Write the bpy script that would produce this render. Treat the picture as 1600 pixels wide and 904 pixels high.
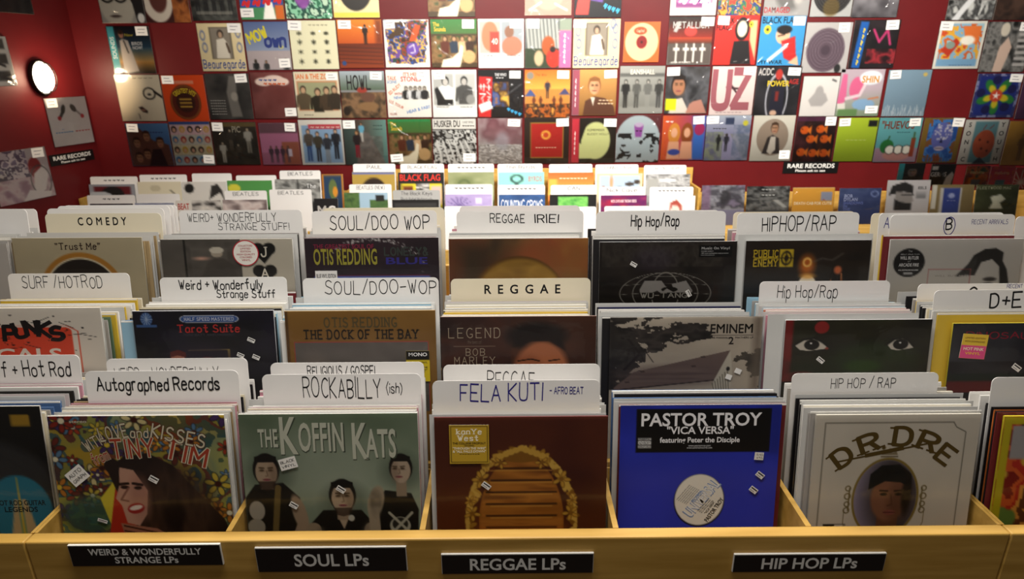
import bpy, math, random
import numpy as np
from mathutils import Matrix, Vector
for o in list(bpy.data.objects): bpy.data.objects.remove(o)
S = bpy.context.scene; COL = S.collection
rnd = random.Random(7)
# ------------------------------------------------------------------ camera
CAM_Z = 1.62; F_PX = 1000.0; PITCH = math.radians(19.68); ROLL = math.radians(-.31); YAW = math.radians(.28)
def basis():
    cy, sy = math.cos(YAW), math.sin(YAW)
    f = np.array([sy*math.cos(PITCH), cy*math.cos(PITCH), -math.sin(PITCH)])
    r = np.array([cy, -sy, 0]); u = np.cross(r, f)
    return r*math.cos(ROLL)+u*math.sin(ROLL), -r*math.sin(ROLL)+u*math.cos(ROLL), f
RT, UP, FW = basis()
cd = bpy.data.cameras.new('camera'); cam = bpy.data.objects.new('camera', cd); COL.objects.link(cam)
cd.sensor_width = 36; cd.lens = F_PX/1600*36; cd.clip_start = .02
cam.matrix_world = Matrix(((RT[0], UP[0], -FW[0], 0), (RT[1], UP[1], -FW[1], 0), (RT[2], UP[2], -FW[2], CAM_Z), (0, 0, 0, 1)))
cd.dof.use_dof = True; cd.dof.focus_distance = 1.42; cd.dof.aperture_fstop = 5.6
S.camera = cam
# ------------------------------------------------------------------ exposure, world, ceiling lights and added fill lights
S.view_settings.view_transform = 'Standard'; S.view_settings.look = 'None'
S.view_settings.gamma = 1; S.view_settings.use_curve_mapping = False; S.view_settings.exposure = 0.0
W = bpy.data.worlds.new('room_ambience'); S.world = W; W.use_nodes = True
W.node_tree.nodes['Background'].inputs[0].default_value = (1, .93, .84, 1); W.node_tree.nodes['Background'].inputs[1].default_value = .07
def area(name, x, y, z, sx, sy, power, col=(1, .95, .87), aim=None, spread=180):
    l = bpy.data.lights.new(name, 'AREA'); l.shape = 'RECTANGLE'; l.size = sx; l.size_y = sy; l.energy = power; l.color = col
    l.spread = math.radians(spread)
    o = bpy.data.objects.new(name, l); COL.objects.link(o); o.location = (x, y, z)
    if aim: o.rotation_euler = (Vector(aim)-Vector((x, y, z))).to_track_quat('-Z', 'Y').to_euler()
    return o
area('overhead_light', .2, 2.0, 2.85, .9, .35, 46)
area('overhead_light', -1.0, 1.7, 2.85, .5, .25, 13)
area('overhead_light', 1.6, 1.9, 2.85, .5, .25, 20)
for x_, p_ in ((-1.5, 9), (-.5, 23), (.55, 27), (1.65, 22), (2.7, 17)):
    area('wall_fill_light', x_, 2.75, 2.8, .25, .25, p_, aim=(x_+.2, 4.75, 1.35), spread=110)  # added row of unseen lights that brightens the records on the back wall
area('overhead_light', -.1, .72, 2.85, 1.3, .35, 40)  # added front light over the bins to lift the cover faces
area('overhead_light', .2, -.7, 2.85, 1.2, .5, 5)  # added weak fill behind the camera for the covers

def ray(u, v):
    return RT*((u-800)/F_PX)+UP*(-(v-452)/F_PX)+FW
def at(u, v, Y):            # pixel -> point on the vertical plane y = Y
    d = ray(u, v); t = Y/d[1]; return d[0]*t, CAM_Z+d[2]*t
def atz(u, v, Z):           # pixel -> point on the horizontal plane z = Z
    d = ray(u, v); t = (Z-CAM_Z)/d[2]; return d[0]*t, d[1]*t
def atp(u, v, P0, n):       # pixel -> point on any plane
    d = ray(u, v); c = np.array([0, 0, CAM_Z]); t = np.dot(np.array(P0)-c, n)/np.dot(d, n); return c+d*t
# ------------------------------------------------------------------ materials
def lin(c):
    if isinstance(c, str):
        c = [int(ch*2, 16)/255 for ch in c] if len(c) == 3 else [int(c[i:i+2], 16)/255 for i in (0, 2, 4)]
    c = np.asarray(c, float)
    return np.where(c <= .04045, c/12.92, ((c+.055)/1.055)**2.4)
def mat(name, col=(.8, .8, .8), rough=.5, spec=.5, metal=0):
    m = bpy.data.materials.new(name); m.use_nodes = True; b = m.node_tree.nodes['Principled BSDF']
    if isinstance(col, str): col = tuple(lin(col))
    b.inputs['Base Color'].default_value = (*col, 1); b.inputs['Roughness'].default_value = rough
    b.inputs['Specular IOR Level'].default_value = spec; b.inputs['Metallic'].default_value = metal
    return m
def nodes(m): return m.node_tree.nodes, m.node_tree.links, m.node_tree.nodes['Principled BSDF']
PRINT = mat('printed_card', rough=.42, spec=.4)
n, l, b = nodes(PRINT); a = n.new('ShaderNodeAttribute'); a.attribute_name = 'Col'; l.new(a.outputs['Color'], b.inputs['Base Color'])
def speckle(m, c0, c1, scale, stretch=(1, 1, 1), bump=0, detail=4, r0=.3, r1=.7):
    n, l, b = nodes(m)
    tc = n.new('ShaderNodeTexCoord'); mp = n.new('ShaderNodeMapping'); mp.inputs['Scale'].default_value = stretch
    nz = n.new('ShaderNodeTexNoise'); nz.inputs['Scale'].default_value = scale; nz.inputs['Detail'].default_value = detail
    rp = n.new('ShaderNodeValToRGB'); rp.color_ramp.elements[0].color = (*c0, 1); rp.color_ramp.elements[1].color = (*c1, 1)
    rp.color_ramp.elements[0].position = r0; rp.color_ramp.elements[1].position = r1
    l.new(tc.outputs['Object'], mp.inputs[0]); l.new(mp.outputs[0], nz.inputs[0]); l.new(nz.outputs[0], rp.inputs[0]); l.new(rp.outputs[0], b.inputs['Base Color'])
    if bump:
        bp = n.new('ShaderNodeBump'); bp.inputs['Strength'].default_value = bump; bp.inputs['Distance'].default_value = .004
        l.new(nz.outputs[0], bp.inputs['Height']); l.new(bp.outputs[0], b.inputs['Normal'])
    return m
WOOD = speckle(mat('maple_wood', rough=.42, spec=.4), lin('b28a3e'), lin('cea556'), 3.0, (1.2, 14, 14), .05)
WALL = speckle(mat('red_wall_paint', rough=.45, spec=.3), lin('591013'), lin('611316'), 5, (1, 1, 1), .25, 8)
FLOORM = speckle(mat('floor_boards', rough=.6), lin('3a2a20'), lin('4a3628'), 6, (1, 10, 1), .1)
CEILM = speckle(mat('ceiling_paint', rough=.9), lin('b8b0a6'), lin('c4bcb0'), 8)
CARD = speckle(mat('white_plastic_card', rough=.35, spec=.45), lin('e2e0de'), lin('e8e6e4'), 4)
GREYCARD = mat('grey_plastic_card', 'a4a4a2', .4, .4)
CREAM = speckle(mat('cream_plastic_card', rough=.4, spec=.4), lin('dcd4bc'), lin('e2dac4'), 4)
INK = mat('black_marker_ink', '0c0c10', .5, .3); BLUEINK = mat('blue_marker_ink', '241d78', .5, .3); GREYINK = mat('worn_grey_ink', '6c6c78', .6, .2)
LINEINK = mat('thin_dark_ink', '24242c', .55, .2)
BLACK = mat('black_plastic', '0b0b0c', .4, .5); WHITE = mat('white_plate_edge', 'd8d6d0', .5); LETTER = mat('white_lettering', 'e6e6e2', .5)
TAG = speckle(mat('paper_sticker', rough=.6, spec=.2), lin('dcdad6'), lin('e6e4e0'), 30)
METAL = mat('dark_metal', '2a2420', .45, .5, .8)
BRASS = mat('pin_metal', 'b8a070', .3, .5, 1)
# clear plastic outer sleeve
def plastic(name, bump, rough=.07, boost=1.0, crease=False):
    m = bpy.data.materials.new(name); m.use_nodes = True; n = m.node_tree.nodes; l = m.node_tree.links
    n.remove(n['Principled BSDF']); out = n['Material Output']
    tr = n.new('ShaderNodeBsdfTransparent'); tr.inputs[0].default_value = (1, 1, 1, 1)
    gl = n.new('ShaderNodeBsdfGlossy'); gl.inputs['Roughness'].default_value = rough
    fr = n.new('ShaderNodeFresnel'); fr.inputs[0].default_value = 1.45; mx = n.new('ShaderNodeMixShader')
    mm = n.new('ShaderNodeMath'); mm.operation = 'MULTIPLY'; mm.inputs[1].default_value = boost; mm.use_clamp = True
    tc = n.new('ShaderNodeTexCoord'); oi = n.new('ShaderNodeObjectInfo'); ad = n.new('ShaderNodeVectorMath'); ad.operation = 'ADD'
    sc = n.new('ShaderNodeVectorMath'); sc.operation = 'SCALE'; sc.inputs['Scale'].default_value = 40
    l.new(oi.outputs['Random'], sc.inputs[0]); l.new(tc.outputs['Object'], ad.inputs[0]); l.new(sc.outputs[0], ad.inputs[1])
    nz = n.new('ShaderNodeTexNoise'); nz.inputs['Scale'].default_value = 9; nz.inputs['Detail'].default_value = 2; nz.inputs['Distortion'].default_value = 1.6
    bp = n.new('ShaderNodeBump'); bp.inputs['Strength'].default_value = 1; bp.inputs['Distance'].default_value = bump
    l.new(ad.outputs[0], nz.inputs[0])
    if crease:      # a few sharp folds in an otherwise flat sleeve
        nz.inputs['Scale'].default_value = 5; nz.inputs['Distortion'].default_value = .9
        mr = n.new('ShaderNodeMapRange'); mr.interpolation_type = 'SMOOTHSTEP'; mr.inputs[1].default_value = .57; mr.inputs[2].default_value = .64
        l.new(nz.outputs[0], mr.inputs[0]); l.new(mr.outputs[0], bp.inputs['Height'])
    else: l.new(nz.outputs[0], bp.inputs['Height'])
    l.new(bp.outputs[0], gl.inputs['Normal'])
    l.new(fr.outputs[0], mm.inputs[0]); l.new(mm.outputs[0], mx.inputs[0]); l.new(tr.outputs[0], mx.inputs[1]); l.new(gl.outputs[0], mx.inputs[2]); l.new(mx.outputs[0], out.inputs[0])
    return m
SLEEVE = plastic('clear_plastic_sleeve', .003, .06, .45)
WALLSLEEVE = plastic('loose_clear_sleeve', .0032, .11, 1.4, crease=True)
WRAP = plastic('clear_shrink_wrap', .0016, .05, .45)
# ------------------------------------------------------------------ mesh accumulator
class MB:
    def __init__(s): s.v = []; s.c = []; s.f3 = []; s.f4 = []; s.m3 = []; s.m4 = []; s.nv = 0; s.mats = []
    def mi(s, m):
        if m not in s.mats: s.mats.append(m)
        return s.mats.index(m)
    def add(s, V, Fq=None, Ft=None, m=None, col=(.8, .8, .8)):
        V = np.asarray(V, float).reshape(-1, 3); k = s.mi(m); col = np.asarray(col, float)
        if col.ndim == 1: col = np.tile(col, (len(V), 1))
        s.v.append(V); s.c.append(col)
        if Fq is not None and len(Fq): F = np.asarray(Fq, int).reshape(-1, 4)+s.nv; s.f4.append(F); s.m4.append(np.full(len(F), k))
        if Ft is not None and len(Ft): F = np.asarray(Ft, int).reshape(-1, 3)+s.nv; s.f3.append(F); s.m3.append(np.full(len(F), k))
        s.nv += len(V); return s
    def box(s, x0, x1, y0, y1, z0, z1, m=None, col=(.8, .8, .8), skip=()):
        V = [(x, y, z) for z in (z0, z1) for y in (y0, y1) for x in (x0, x1)]
        Q = {'b': (0, 2, 3, 1), 't': (4, 5, 7, 6), 'f': (0, 1, 5, 4), 'k': (2, 6, 7, 3), 'l': (0, 4, 6, 2), 'r': (1, 3, 7, 5)}
        return s.add(V, [q for k, q in Q.items() if k not in skip], None, m, col)
    def prism(s, pts, y0, y1, m=None, col=(.8, .8, .8)):    # convex outline in xz (counter-clockwise seen from -y), extruded y0..y1
        n = len(pts); V = [(x, y0, z) for x, z in pts]+[(x, y1, z) for x, z in pts]
        Q = [(i, i+n, (i+1) % n+n, (i+1) % n) for i in range(n)]
        T = [(0, i, i+1) for i in range(1, n-1)]+[(n, n+i+1, n+i) for i in range(1, n-1)]
        return s.add(V, Q, T, m, col)
    def ngrid(s, P, m=None, col=(.8, .8, .8)):              # P: (a,b,3)
        a, b = P.shape[:2]; I = np.arange(a*b).reshape(a, b)
        F = np.stack([I[:-1, :-1], I[1:, :-1], I[1:, 1:], I[:-1, 1:]], -1).reshape(-1, 4)
        return s.add(P.reshape(-1, 3), F, None, m, col)
    def tube(s, pts, r, m=None, k=8):
        pts = [np.array(p, float) for p in pts]; rings = []
        for i, p in enumerate(pts):
            d = pts[min(i+1, len(pts)-1)]-pts[max(i-1, 0)]; d /= np.linalg.norm(d)
            a = np.cross(d, (0, 0, 1) if abs(d[2]) < .9 else (1, 0, 0)); a /= np.linalg.norm(a); bb = np.cross(d, a)
            rings.append([p+r*(math.cos(t)*a+math.sin(t)*bb) for t in np.linspace(0, 2*math.pi, k+1)])
        return s.ngrid(np.array(rings), m)
    def mesh(s, name):
        me = bpy.data.meshes.new(name)
        V = np.concatenate(s.v); C = np.concatenate(s.c)
        f4 = np.concatenate(s.f4) if s.f4 else np.zeros((0, 4), int); f3 = np.concatenate(s.f3) if s.f3 else np.zeros((0, 3), int)
        mm = np.concatenate(s.m4+s.m3)
        me.vertices.add(len(V)); me.vertices.foreach_set('co', V.ravel())
        idx = np.concatenate([f4.ravel(), f3.ravel()]); tot = np.concatenate([np.full(len(f4), 4), np.full(len(f3), 3)])
        me.loops.add(len(idx)); me.loops.foreach_set('vertex_index', idx.astype(np.int32))
        me.polygons.add(len(tot)); me.polygons.foreach_set('loop_start', np.concatenate([[0], np.cumsum(tot)[:-1]]).astype(np.int32))
        me.polygons.foreach_set('loop_total', tot.astype(np.int32)); me.polygons.foreach_set('material_index', mm.astype(np.int32))
        for m in s.mats: me.materials.append(m)
        if PRINT in s.mats:
            at_ = me.color_attributes.new('Col', 'FLOAT_COLOR', 'POINT'); at_.data.foreach_set('color', np.concatenate([C, np.ones((len(C), 1))], 1).ravel())
        me.update(calc_edges=True); me.validate()
        if not getattr(s, 'soft', False): me.shade_flat()
        return me
    def obj(s, name, parent=None, loc=(0, 0, 0), rot=(0, 0, 0)):
        return put(name, s.mesh(name), parent, loc, rot)
def put(name, me, parent=None, loc=(0, 0, 0), rot=(0, 0, 0)):
    o = bpy.data.objects.new(name, me); COL.objects.link(o); o.location = loc; o.rotation_euler = rot
    if parent is not None: o.parent = parent
    return o
def empty(name, loc):
    o = bpy.data.objects.new(name, None); COL.objects.link(o); o.location = loc; o.empty_display_size = .05; return o
def tag(o, label, cat, group=None):
    o['label'] = label; o['category'] = cat
    if group: o['group'] = group
    return o
def struct(o): o['kind'] = 'structure'; return o
def bevel(o, w=.003, seg=2):
    m = o.modifiers.new('bevel', 'BEVEL'); m.width = w; m.segments = seg; m.limit_method = 'ANGLE'; return o
# ------------------------------------------------------------------ lettering
SF = {'A': '003860|1353', 'B': '0008|~083857553404|~043453513000', 'C': '~5738170503113051', 'D': '0008|~083856523000', 'E': '58080050|0444', 'F': '580800|0444',
 'G': '~57381705031130515 3|5333', 'H': '0008|5058|0454', 'I': '1018', 'J': '~4842301002', 'K': '0008|580450', 'L': '080050', 'M': '0008336860', 'N': '00085058',
 'O': '~381704113051645738', 'P': '0008|~083857553404', 'Q': '~381704113051645738|4260', 'R': '0008|~083857553404|3450', 'S': '~573817153453513001', 'T': '0868|3830',
 'U': '~080210405258', 'V': '083068', 'W': '0820364068', 'X': '0850|5800', 'Y': '0834|683430', 'Z': '08580050',
 'a': '~4435150301103042|4540', 'b': '0800|~0315354342301001', 'c': '~4435150301103041', 'd': '4840|~4435150301103042', 'e': '~03434435150301103041', 'f': '~48382720|0545',
 'g': '~4435150301103042|~454a3c1c0b', 'h': '0800|~0315354440', 'i': '1510|1718', 'j': '15~1', 'k': '0800|450340', 'l': '1810', 'm': '0500|~0415253430|~3445556460', 'n': '0500|~0415354440',
 'o': '~25040120414425', 'p': '050c|~0315354342301001', 'q': '454c|~4435150301103042', 'r': '0500|~03152535', 's': '~44351504133241301001', 't': '~28213041|0545', 'u': '~0501103041|4540',
 'v': '052045', 'w': '0510243045', 'x': '0540|4500', 'y': '0521|450c', 'z': '05450040',
 '0': '~381704113051645738', '1': '162820', '2': '~06183848550010'.replace('550010', '55330050'), '3': '~07284746342443413010 01'.replace(' ', ''), '4': '40480252', '5': '48080545524010 01'.replace(' ', ''), '6': '~4828040120405244 0 3'.replace(' ', '')[:-2],
 '7': '085820', '8': '~28173453412011341728', '9': '~54241547385350', '/': '0049', '+': '2226|0444', '-': '0444', '(': '~29160214202b'.replace('02142020', '0320'), ')': '~0926220b', '!': '1812|1011', '&': '50178726340111305 3'.replace(' ', ''), '.': '1011', ',': '110a', '"': '0806|2826', "'": '1816'}
SF['~'] = '~0214213422'; SF['j'] = '1510'; SF['('] = '~29150213 2b'.replace(' ', ''); SF['('] = '~2905032b'; SF['&'] = '~5017284614021030 53'.replace(' ', '')
SF['6'] = '~5828050210305144241 2'.replace(' ', ''); SF['5'] = '~4808054453511001'
HEXY = {'a': -1, 'b': -2, 'c': -3}
def smooth(P):
    P = [np.array(p, float) for p in P]; out = []
    for i in range(len(P)-1):
        p0, p1, p2, p3 = P[max(i-1, 0)], P[i], P[i+1], P[min(i+2, len(P)-1)]
        for t in (0, .25, .5, .75):
            out.append(.5*((2*p1)+(-p0+p2)*t+(2*p0-5*p1+4*p2-p3)*t*t+(-p0+3*p1-3*p2+p3)*t**3))
    return out+[P[-1]]
def glyph_strokes(ch):
    res = []
    for s in SF.get(ch, '').split('|'):
        if not s: continue
        sm = s[0] == '~'; s = s.lstrip('~').replace(' ', '')
        if len(s) % 2: s = s[:-1]
        P = [(float(s[i])/8, (HEXY[s[i+1]] if s[i+1] in HEXY else float(s[i+1]))/8) for i in range(0, len(s), 2)]
        if len(P) > 1: res.append((smooth(P) if sm else [np.array(p) for p in P], sm))
    return res
def ribbon(P, w):
    V = []; F = []
    for i in range(len(P)-1):
        d = P[i+1]-P[i]; L = np.linalg.norm(d)
        if L < 1e-6: continue
        d = d/L; nn = np.array([-d[1], d[0]])*w/2; e = d*w*.28; k = len(V)
        V += [P[i]-e+nn, P[i]-e-nn, P[i+1]+e-nn, P[i+1]+e+nn]; F.append((k, k+1, k+2, k+3))
    return V, F
def stroke_text(text, w=.1, serif=0, jit=0, sp=.25, seed=1, flow=None):
    """single-stroke lettering: returns verts (n,2) with cap height 1, quads, width"""
    r = random.Random(seed); x = 0; V = []; Q = []
    for ch in text:
        if ch == ' ': x += .42; continue
        g = glyph_strokes(ch)
        if not g: continue
        xs = [p[0] for st, _ in g for p in st]; w0, w1 = min(xs), max(xs)
        rot = r.uniform(-1, 1)*jit*.35; s = 1+r.uniform(-1, 1)*jit*.5; dy = r.uniform(-1, 1)*jit*.25; M = np.array([[math.cos(rot), -math.sin(rot)], [math.sin(rot), math.cos(rot)]])
        for st, sm in g:
            P = [M@(np.array([p[0]-w0, p[1]])*s)+np.array([x, dy]) for p in st]
            v, q = ribbon(P, w); k = len(V); V += v; Q += [tuple(i+k for i in f) for f in q]
            if serif:
                for e in (0, -1):
                    p = P[e]; qv = P[1] if e == 0 else P[-2]; d = qv-p
                    if abs(p[1]-0) < .05 or abs(p[1]-1) < .05:
                        if abs(d[1]) > abs(d[0])*.6:
                            sw = w*serif; k = len(V); y0, y1 = (p[1]-w*.1, p[1]+w*.4) if p[1] < .5 else (p[1]-w*.4, p[1]+w*.1)
                            V += [np.array([p[0]-sw, y0]), np.array([p[0]+sw, y0]), np.array([p[0]+sw, y1]), np.array([p[0]-sw, y1])]; Q.append((k, k+1, k+2, k+3))
        x += (w1-w0)*s+sp
    return (np.array(V) if V else np.zeros((0, 2))), Q, x-sp
GL = {}
def load_glyphs():
    chars = "ABCDEFGHIJKLMNOPQRSTUVWXYZabcdefghijklmnopqrstuvwxyz0123456789&.,'\"!-+/()*:?"
    tmp = []
    for bold in (0, 1):
        for ch in chars+'|':
            cu = bpy.data.curves.new('g', 'FONT'); cu.body = 'I'+ch+'I' if ch != '|' else 'II'; cu.size = 1; cu.resolution_u = 3; cu.offset = .02 if bold else 0; cu.fill_mode = 'FRONT' if hasattr(cu, 'fill_mode') else cu.fill_mode
            cu2 = bpy.data.curves.new('g', 'FONT'); cu2.body = ch; cu2.size = 1; cu2.resolution_u = 3; cu2.offset = .02 if bold else 0
            o1 = bpy.data.objects.new('g', cu); o2 = bpy.data.objects.new('g', cu2)
            COL.objects.link(o1); COL.objects.link(o2); tmp.append((bold, ch, o1, o2))
    bpy.context.view_layer.update(); dg = bpy.context.evaluated_depsgraph_get()
    wid = {}
    for bold, ch, o1, o2 in tmp:
        m1 = bpy.data.meshes.new_from_object(o1.evaluated_get(dg)); m2 = bpy.data.meshes.new_from_object(o2.evaluated_get(dg))
        x1 = max((v.co.x for v in m1.vertices), default=0); wid[bold, ch] = x1
        V = np.array([v.co[:2] for v in m2.vertices]) if len(m2.vertices) else np.zeros((0, 2))
        T = []
        m2.calc_loop_triangles(); T = [tuple(t.vertices) for t in m2.loop_triangles]
        GL[bold, ch] = [V, T, 0]
        bpy.data.meshes.remove(m1); bpy.data.meshes.remove(m2)
    for (bold, ch), x1 in wid.items(): GL[bold, ch][2] = x1-wid[bold, '|']
    cap = {b: GL[b, 'H'][0][:, 1].max() for b in (0, 1)}
    for (bold, ch), g in GL.items():
        g[0] = g[0]/cap[bold]; g[2] /= cap[bold]
    V, T, w = GL[0, 'M']; k = len(V)         # heavy M from three strikes of the light one
    GL[1, 'M'] = [np.concatenate([V+np.array([d, 0]) for d in (-.028, 0, .028)])+np.array([.02, 0]), [tuple(i+k*j for i in t) for j in range(3) for t in T], w+.05]
    for bold, ch, o1, o2 in tmp:
        c1, c2 = o1.data, o2.data; bpy.data.objects.remove(o1); bpy.data.objects.remove(o2); bpy.data.curves.remove(c1); bpy.data.curves.remove(c2)
load_glyphs()
def font_text(text, bold=1, sp=0):
    x = 0; V = []; T = []; k = 0
    for ch in text:
        if ch == ' ': x += .38+sp; continue
        if (bold, ch) not in GL: continue
        g = GL[bold, ch]
        if len(g[0]): V.append(g[0]+np.array([x, 0])); T += [tuple(i+k for i in t) for t in g[1]]; k += len(g[0])
        x += g[2]+sp
    return (np.concatenate(V) if V else np.zeros((0, 2))), T, x-sp
def lettering(text, font='b', **kw):
    """-> verts (n,2) cap height 1 from x=0, quads, tris, width"""
    if font in 'br':
        V, T, w = font_text(text, 1 if font == 'b' else 0, kw.get('sp', 0)); return V, [], T, w
    if font == 's': V, Q, w = stroke_text(text, kw.get('wt', .15), 1.25, 0, kw.get('sp', .34))
    elif font == 'm': V, Q, w = stroke_text(text, kw.get('wt', .17), 0, .02, kw.get('sp', .3), kw.get('seed', 1))
    else: V, Q, w = stroke_text(text, kw.get('wt', .085), 0, kw.get('jit', .16), kw.get('sp', .24), kw.get('seed', 1))
    return V, Q, [], w
# ------------------------------------------------------------------ printed art (colours of the print itself)
class Art:
    def __init__(s, N, bg='888', seed=1, ky=1):
        s.N = N; s.ky = ky; g = (np.arange(N+1))/N; s.X, s.Y = np.meshgrid(g, g/ky); s.U, s.V = np.meshgrid(g, g); s.c = np.zeros((N+1, N+1, 3))+s.k(bg); s.T = []; s.rg = np.random.RandomState(seed)
    def k(s, c):
        if isinstance(c, str): return np.array([int(ch*2, 16)/255 for ch in c]) if len(c) == 3 else np.array([int(c[i:i+2], 16)/255 for i in (0, 2, 4)])
        return np.array(c, float)
    def put(s, A, col): A = np.clip(A, 0, 1)[..., None]; s.c = s.c*(1-A)+s.k(col)*A; return s
    def aa(s, sd, soft): return np.clip(.5-sd/max(soft or 0, 1./s.N), 0, 1)
    def rotc(s, cx, cy, rot):
        x, y = s.X-cx, s.Y-cy; c, n = math.cos(math.radians(rot)), math.sin(math.radians(rot)); return x*c+y*n, -x*n+y*c
    def r(s, x0, y0, x1, y1, col, a=1, soft=0, rot=0):
        x, y = s.rotc((x0+x1)/2, (y0+y1)/2, rot); return s.put(s.aa(np.maximum(abs(x)-(x1-x0)/2, abs(y)-(y1-y0)/2), soft)*a, col)
    def rr(s, x0, y0, x1, y1, rad, col, a=1, rot=0):
        x, y = s.rotc((x0+x1)/2, (y0+y1)/2, rot); qx = np.maximum(abs(x)-(x1-x0)/2+rad, 0); qy = np.maximum(abs(y)-(y1-y0)/2+rad, 0)
        return s.put(s.aa(np.hypot(qx, qy)-rad, 0)*a, col)
    def e(s, cx, cy, rx, ry, col, a=1, soft=0, rot=0):
        x, y = s.rotc(cx, cy, rot); d = (np.hypot(x/rx, y/ry)-1)*min(rx, ry); return s.put(s.aa(d, soft)*a, col)
    def ring(s, cx, cy, rx, ry, w, col, a=1, soft=0):
        d = abs((np.hypot((s.X-cx)/rx, (s.Y-cy)/ry)-1)*min(rx, ry))-w/2; return s.put(s.aa(d, soft)*a, col)
    def seg(s, p, q):
        px, py = s.X-p[0], s.Y-p[1]; dx, dy = q[0]-p[0], q[1]-p[1]; L = dx*dx+dy*dy+1e-12; t = np.clip((px*dx+py*dy)/L, 0, 1); return np.hypot(px-t*dx, py-t*dy)
    def p(s, pts, col, a=1, soft=0):
        ins = np.zeros_like(s.X, bool); D = np.full_like(s.X, 9.); n = len(pts)
        for i in range(n):
            (x0, y0), (x1, y1) = pts[i], pts[(i+1) % n]; D = np.minimum(D, s.seg((x0, y0), (x1, y1)))
            c = ((y0 > s.Y) != (y1 > s.Y)) & (s.X < (x1-x0)*(s.Y-y0)/((y1-y0) or 1e-9)+x0); ins ^= c
        return s.put(s.aa(np.where(ins, -D, D), soft)*a, col)
    def l(s, pts, w, col, a=1, soft=0):
        D = np.full_like(s.X, 9.)
        for i in range(len(pts)-1): D = np.minimum(D, s.seg(pts[i], pts[i+1]))
        return s.put(s.aa(D-w/2, soft)*a, col)
    def g(s, c0, c1, x0=0, y0=0, x1=1, y1=1, hor=0, a=1):
        t = np.clip((s.X-x0)/(x1-x0) if hor else (s.Y-y0)/(y1-y0), 0, 1)[..., None]; m = ((s.X >= x0) & (s.X <= x1) & (s.Y >= y0) & (s.Y <= y1))[..., None]*a
        s.c = s.c*(1-m)+(s.k(c0)*(1-t)+s.k(c1)*t)*m; return s
    def noise(s, sc, seed=0, oct=3, sx=1, sy=1):
        rg = np.random.RandomState(seed); out = np.zeros_like(s.X); amp = 1; tot = 0
        for o in range(oct):
            k = sc*2**o; L = rg.rand(int(k*max(sx, sy)/s.ky)+3, int(k*max(sx, sy)/s.ky)+3); x = s.X*k*sx; y = s.Y*k*sy; xi = x.astype(int); yi = y.astype(int); fx = x-xi; fy = y-yi; fx = fx*fx*(3-2*fx); fy = fy*fy*(3-2*fy)
            out += amp*((L[yi, xi]*(1-fx)+L[yi, xi+1]*fx)*(1-fy)+(L[yi+1, xi]*(1-fx)+L[yi+1, xi+1]*fx)*fy); tot += amp; amp *= .55
        return out/tot
    def n(s, sc, cols, seed=0, box=(0, 0, 1, 1), a=1, hard=0, oct=3, sx=1, sy=1, m=None):
        v = s.noise(sc, seed, oct, sx, sy); v = np.clip((v-.22)/.56, 0, .9999)*(len(cols)-(0 if hard else 1)); i = np.clip(v.astype(int), 0, len(cols)-1); C = np.array([s.k(c) for c in cols]); f = (v-i)[..., None]
        o = C[i] if hard else C[i]*(1-f)+C[np.minimum(i+1, len(cols)-1)]*f
        M = ((s.X >= box[0]) & (s.X <= box[2]) & (s.Y >= box[1]) & (s.Y <= box[3]))*float(a)
        if m is not None: M = M*m
        s.c = s.c*(1-M[..., None])+o*M[..., None]; return s
    def me(s, cx, cy, rx, ry, soft=.02): return s.aa((np.hypot((s.X-cx)/rx, (s.Y-cy)/ry)-1)*min(rx, ry), soft)
    def sp(s, k, size, cols, box=(0, 0, 1, 1), seed=3):
        rg = random.Random(seed)
        for i in range(k): s.e(rg.uniform(box[0], box[2]), rg.uniform(box[1], box[3]), size*rg.uniform(.5, 1.3), size*rg.uniform(.5, 1.3), rg.choice(cols))
        return s
    def man(s, cx, y0, h, shirt='222', skin='c98', hair='221', legs=None, w=1, arms=1):   # a small printed figure
        u = h/7.2 if legs else h/3.4; sw = u*.95*w
        if legs:
            s.p([(cx-sw*.62, y0+u*3.4), (cx+sw*.62, y0+u*3.4), (cx+sw*.6, y0+h), (cx+sw*.12, y0+h), (cx, y0+u*4.4), (cx-sw*.12, y0+h), (cx-sw*.6, y0+h)], legs)
        s.p([(cx-sw*.35, y0+u*1.0), (cx+sw*.35, y0+u*1.0), (cx+sw, y0+u*1.35), (cx+sw*.75, y0+u*(3.8 if legs else 3.4)), (cx-sw*.75, y0+u*(3.8 if legs else 3.4)), (cx-sw, y0+u*1.35)], shirt)
        if arms: s.l([(cx-sw*.95, y0+u*1.5), (cx-sw*1.1, y0+u*2.9)], u*.32, shirt); s.l([(cx+sw*.95, y0+u*1.5), (cx+sw*1.1, y0+u*2.9)], u*.32, shirt)
        s.e(cx, y0+u*.52, u*.46, u*.56, hair); s.e(cx, y0+u*.64, u*.34, u*.43, skin); return s
    def face(s, cx, cy, r, skin='c97', hair='211', dark='432', lip='945', shade='a75', turn=0, hat=None):   # a larger printed head
        s.e(cx, cy-r*.12, r*.86, r*1.12, hair); s.e(cx, cy+.08*r, r*.7, r*.98, skin, soft=r*.05)
        s.e(cx+r*.45*(1 if turn >= 0 else -1), cy+.2*r, r*.28, r*.7, shade, .55, r*.3)
        s.p([(cx-r*.74, cy-r*.25), (cx-r*.55, cy-r*.62), (cx+r*.55, cy-r*.62), (cx+r*.74, cy-r*.25), (cx+r*.7, cy-r*1.0), (cx, cy-r*1.2), (cx-r*.7, cy-r*1.0)], hair)
        t = turn*r*.15
        for q in (-1, 1):
            s.l([(cx+q*r*.42+t, cy-r*.25), (cx+q*r*.14+t, cy-r*.22)], r*.09, dark); s.e(cx+q*r*.28+t, cy-r*.07, r*.15, r*.075, dark); s.e(cx+q*r*.28+t, cy-r*.0, r*.19, r*.05, shade, .6)
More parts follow.
